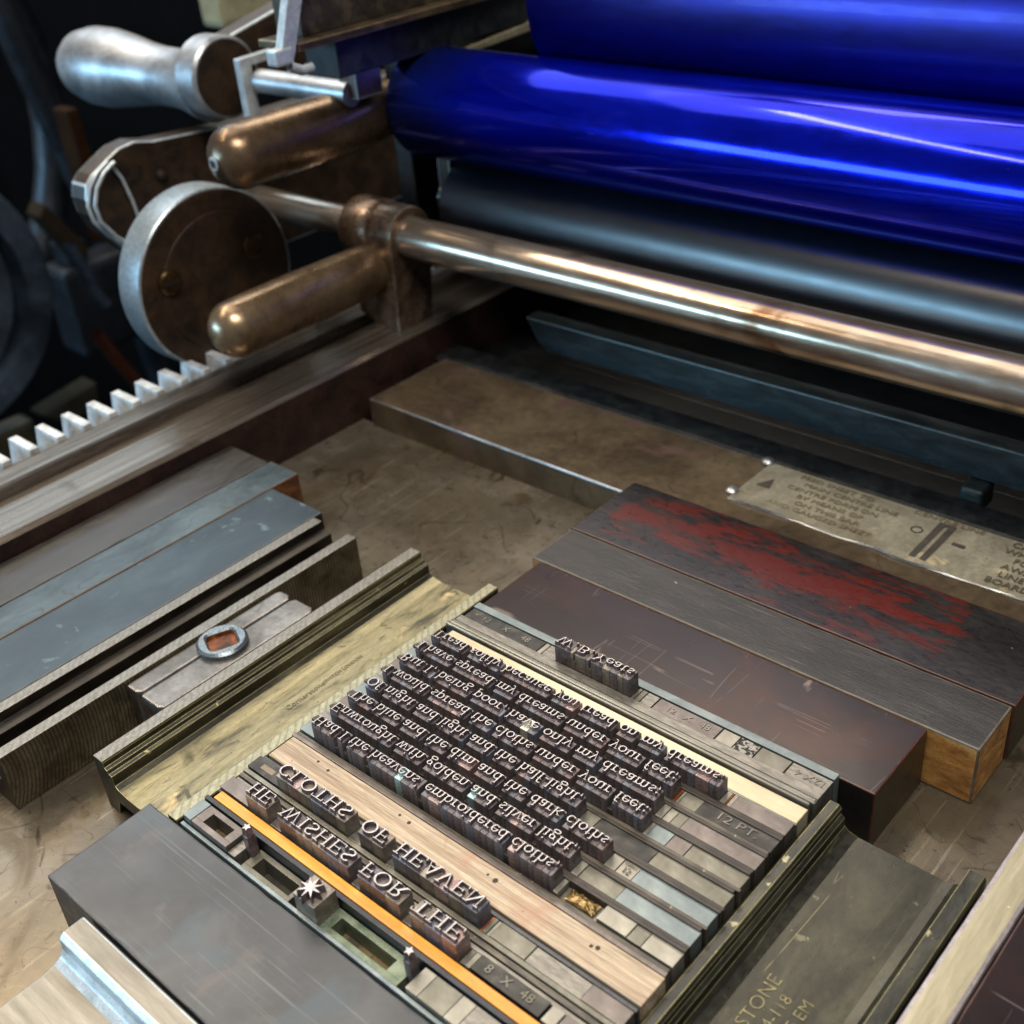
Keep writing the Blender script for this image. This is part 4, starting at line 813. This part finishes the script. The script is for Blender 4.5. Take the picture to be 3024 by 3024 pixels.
slug('dark slug with faint 12 X 48 at the left end of the signature line', -18.0, -15.6, Dk, ['12', 'X', '48'])
quad('thin pale space left of the signature', -15.58, -15.45, SY0, SY1, Pa, 1.72); quad('grey quad just left of the signature letter W', -15.44, -15.0, SY0, SY1, G_, 1.72)
set_line(-2, ['W.', 'B.', 'Yeats'], -14.98, -12.8, SY0, .37, .36, 'signature line', .29, [TYPE_BODY, TITLE_BODY], spw=.12, sp_z=2.0, grp='small type sorts of the signature')
for i, (a, c, m_) in enumerate(((-12.79, -12.7, Ol), (-12.69, -12.55, Ol), (-12.54, -12.22, G_))): quad('%s space right of the signature' % ['thin first', 'thin second', 'wider third'][i], a, c, SY0, SY1, m_, 1.72)
slug('brownish slug with raised 12 X 48 right of the signature', -12.2, -10.55, Pk, ['12', 'X', '48'])
quad('grey quad right of the 12 X 48 slug behind the pale strip', -10.53, -10.1, SY0, SY1, Pa, 1.72); quad('black speckled quad in the signature line', -10.09, -9.6, SY0, SY1, mat('speckled quad', '#8a8880', '#9c9a92', None, 3, metal=.4, r=(.4, .5), spots=[('#151515', 9, .5, .04)]), 1.72)
quad('pale quad in the signature line with a black dot', -9.58, -8.85, SY0, SY1, Ol, 1.72)
slug('grey slug with upside down 12 X 4 at the right end of the signature line', -8.83, -7.9, G_, ['4', 'X', '12'], True)

# ------------------------------------------------------------------ dim workshop beyond the press
FLO = mat('dark workshop floor', '#07080a', '#0c0d10', '#14151a', .05, r=(.6, .8))
b = MB(); b.box(-400, 200, -200, 500, -82, -80, 0); tag(b.obj('workshop_floor', FLO), kind='structure')
def bgthing(name, label, cat, mb, m_, loc): return tag(mb.obj(name, m_, None, loc), label, cat)
b = MB(); b.box(-320, -60, 80, 92, -80, 60, 2); bgthing('dark_backdrop', 'added near black backdrop in the unlit workshop behind the press', 'backdrop', b, mat('near black backdrop tone', '#050506', '#0a0b0c', None, .1, r=(.6, .8)), (-150, 66, -80))  # slab added to keep the far background near black
GI = mat('dark blue iron', '#1d2631', '#2f3b49', '#465362', .2, metal=.3, r=(.3, .5))
FW = empty('flywheel', (-80, 27, -8), 'dim grey blue flywheel rim in the dark at the left edge', 'flywheel')
b = MB(); rim = [(-2, 7.2), (-2, 8.8), (-1.2, 9.3), (1.2, 9.3), (2, 8.8), (2, 7.2)]; b.lathe(rim+[(-2, 7.2)], (-80, 27.5, -7.5), 'x', 72); part(b, 'wheel_rim', GI, FW)
b = MB(); b.lathe([(-1, 2), (2.2, 2), (2.4, 1.6)], (-80, 27, -7.5), 'x', 40); b.lathe([(-.4, 7.3), (.4, 7.3)], (-80, 27, -7.5), 'x', 60); part(b, 'wheel_web', mat('slate iron', '#2e3844', '#465260', None, .3, metal=.3, r=(.3, .5)), FW)
GI2 = mat('dim iron casting', '#0f1318', '#1b2129', '#2c343e', .1, metal=.3, r=(.35, .5))
b = MB(); tube(b, [(-110, 30+26*math.sin(t/18*math.pi*.9), -2+26*math.cos(t/18*math.pi*.9)) for t in range(19)], 1.6, 14); bgthing('curved_frame', 'large dim curved iron frame behind the flywheel', 'machine frame', b, GI2, (-110, 40, -20))
b = MB(); tube(b, [(-100, 48, 14), (-100, 50, 2), (-100, 53, -14), (-100, 55, -30)], 1.3, 14); bgthing('iron_leg', 'dim bluish iron machine leg right of the brown post', 'machine leg', b, GI2, (-100, 50, -30))
b = MB(); b.box(-98, -94, 45, 52, -22, -14, .6); b.box(-97, -94.5, 46, 48, -14, -12, .3); bgthing('gear_box', 'dim boxy iron casting low in the background', 'casting', b, GI2, (-96, 48, -22))
TANP = mat('dusty tan board', '#221c15', '#30281e', None, .1, r=(.6, .8))
CRM = mat('cream paint', '#8f8c70', '#a8a487', None, .1, r=(.5, .7))
b = MB(); b.box(-62, -60, 42.0, 48.5, 8.1, 20, .4); bgthing('cream_panel', 'blurred cream painted panel behind the crank handle', 'panel', b, CRM, (-61, 41, 8))
b = MB(); b.lathe([(0, .9), (.5, .8)], (-60, 44.2, 9.6), 'x', 20)
b = MB(); b.prof([(42.0, -8), (43.3, -8), (42.8, 1.6), (41.9, 1.6)], -82, -80, 'x', bev=.2); bgthing('brown_post', 'blurred brown wooden post behind the press', 'post', b, mat('brown post wood', '#22150b', '#311f10', None, .3, r=(.6, .8)), (-81, 42, -8))
b = MB(); b.prof([(39.0, -4.2), (41.4, -8.3), (40.4, -9), (38.3, -5)], -83, -81, 'x', bev=.2); bgthing('tan_board', 'blurred tan board leaning between post and flywheel', 'board', b, TANP, (-82, 39, -9))
b = MB(); tube(b, [(-78, 38.3, -6.5), (-78, 39, -8.5), (-78, 39.2, -10), (-78, 39.9, -11.5)], .45, 12); bgthing('steel_lever', 'blurred bluish steel lever in the dark background', 'lever', b, mat('blue steel lever', '#2c3846', '#4b5a6e', None, .5, metal=.6, r=(.3, .4)), (-78, 38, -9))
b = MB(); b.prof([(33.2, -17.9), (38.0, -17.2), (37.7, -19.2), (35, -19.5)], -81, -79, 'x', bev=.2); bgthing('olive_tray', 'blurred olive tray low behind the toothed rail', 'tray', b, mat('olive tray paint', '#1f1f1a', '#2c2c26', None, .3, r=(.5, .7)), (-80, 35, -18))
b = MB(); b.box(-82, -80, 29, 33, -24, -18.3, .5); bgthing('green_tin', 'blurred green and tan tin at the lower left edge', 'tin', b, mat('green tin', '#142818', '#3c2f1c', None, .5, r=(.4, .6)), (-81, 31, -24))
b = MB(); tube(b, [(-81, 40.0, -14.5), (-81, 41, -17), (-81, 42.6, -20.5)], .5, 12); bgthing('copper_pipe', 'blurred copper pipe below the cam wheel', 'pipe', b, mat('dull copper pipe', '#3a1d11', '#50291a', None, .5, metal=.5, r=(.4, .5)), (-81, 41, -17))
for n_ in ('dark workshop floor', 'near black backdrop tone', 'dusty tan board', 'cream paint', 'brown post wood', 'olive tray paint'):
    MATS[n_].node_tree.nodes['Principled BSDF'].inputs['Specular IOR Level'].default_value = .05
for o in list(bpy.data.objects):
    if 'loc_cm' in o: del o['loc_cm']
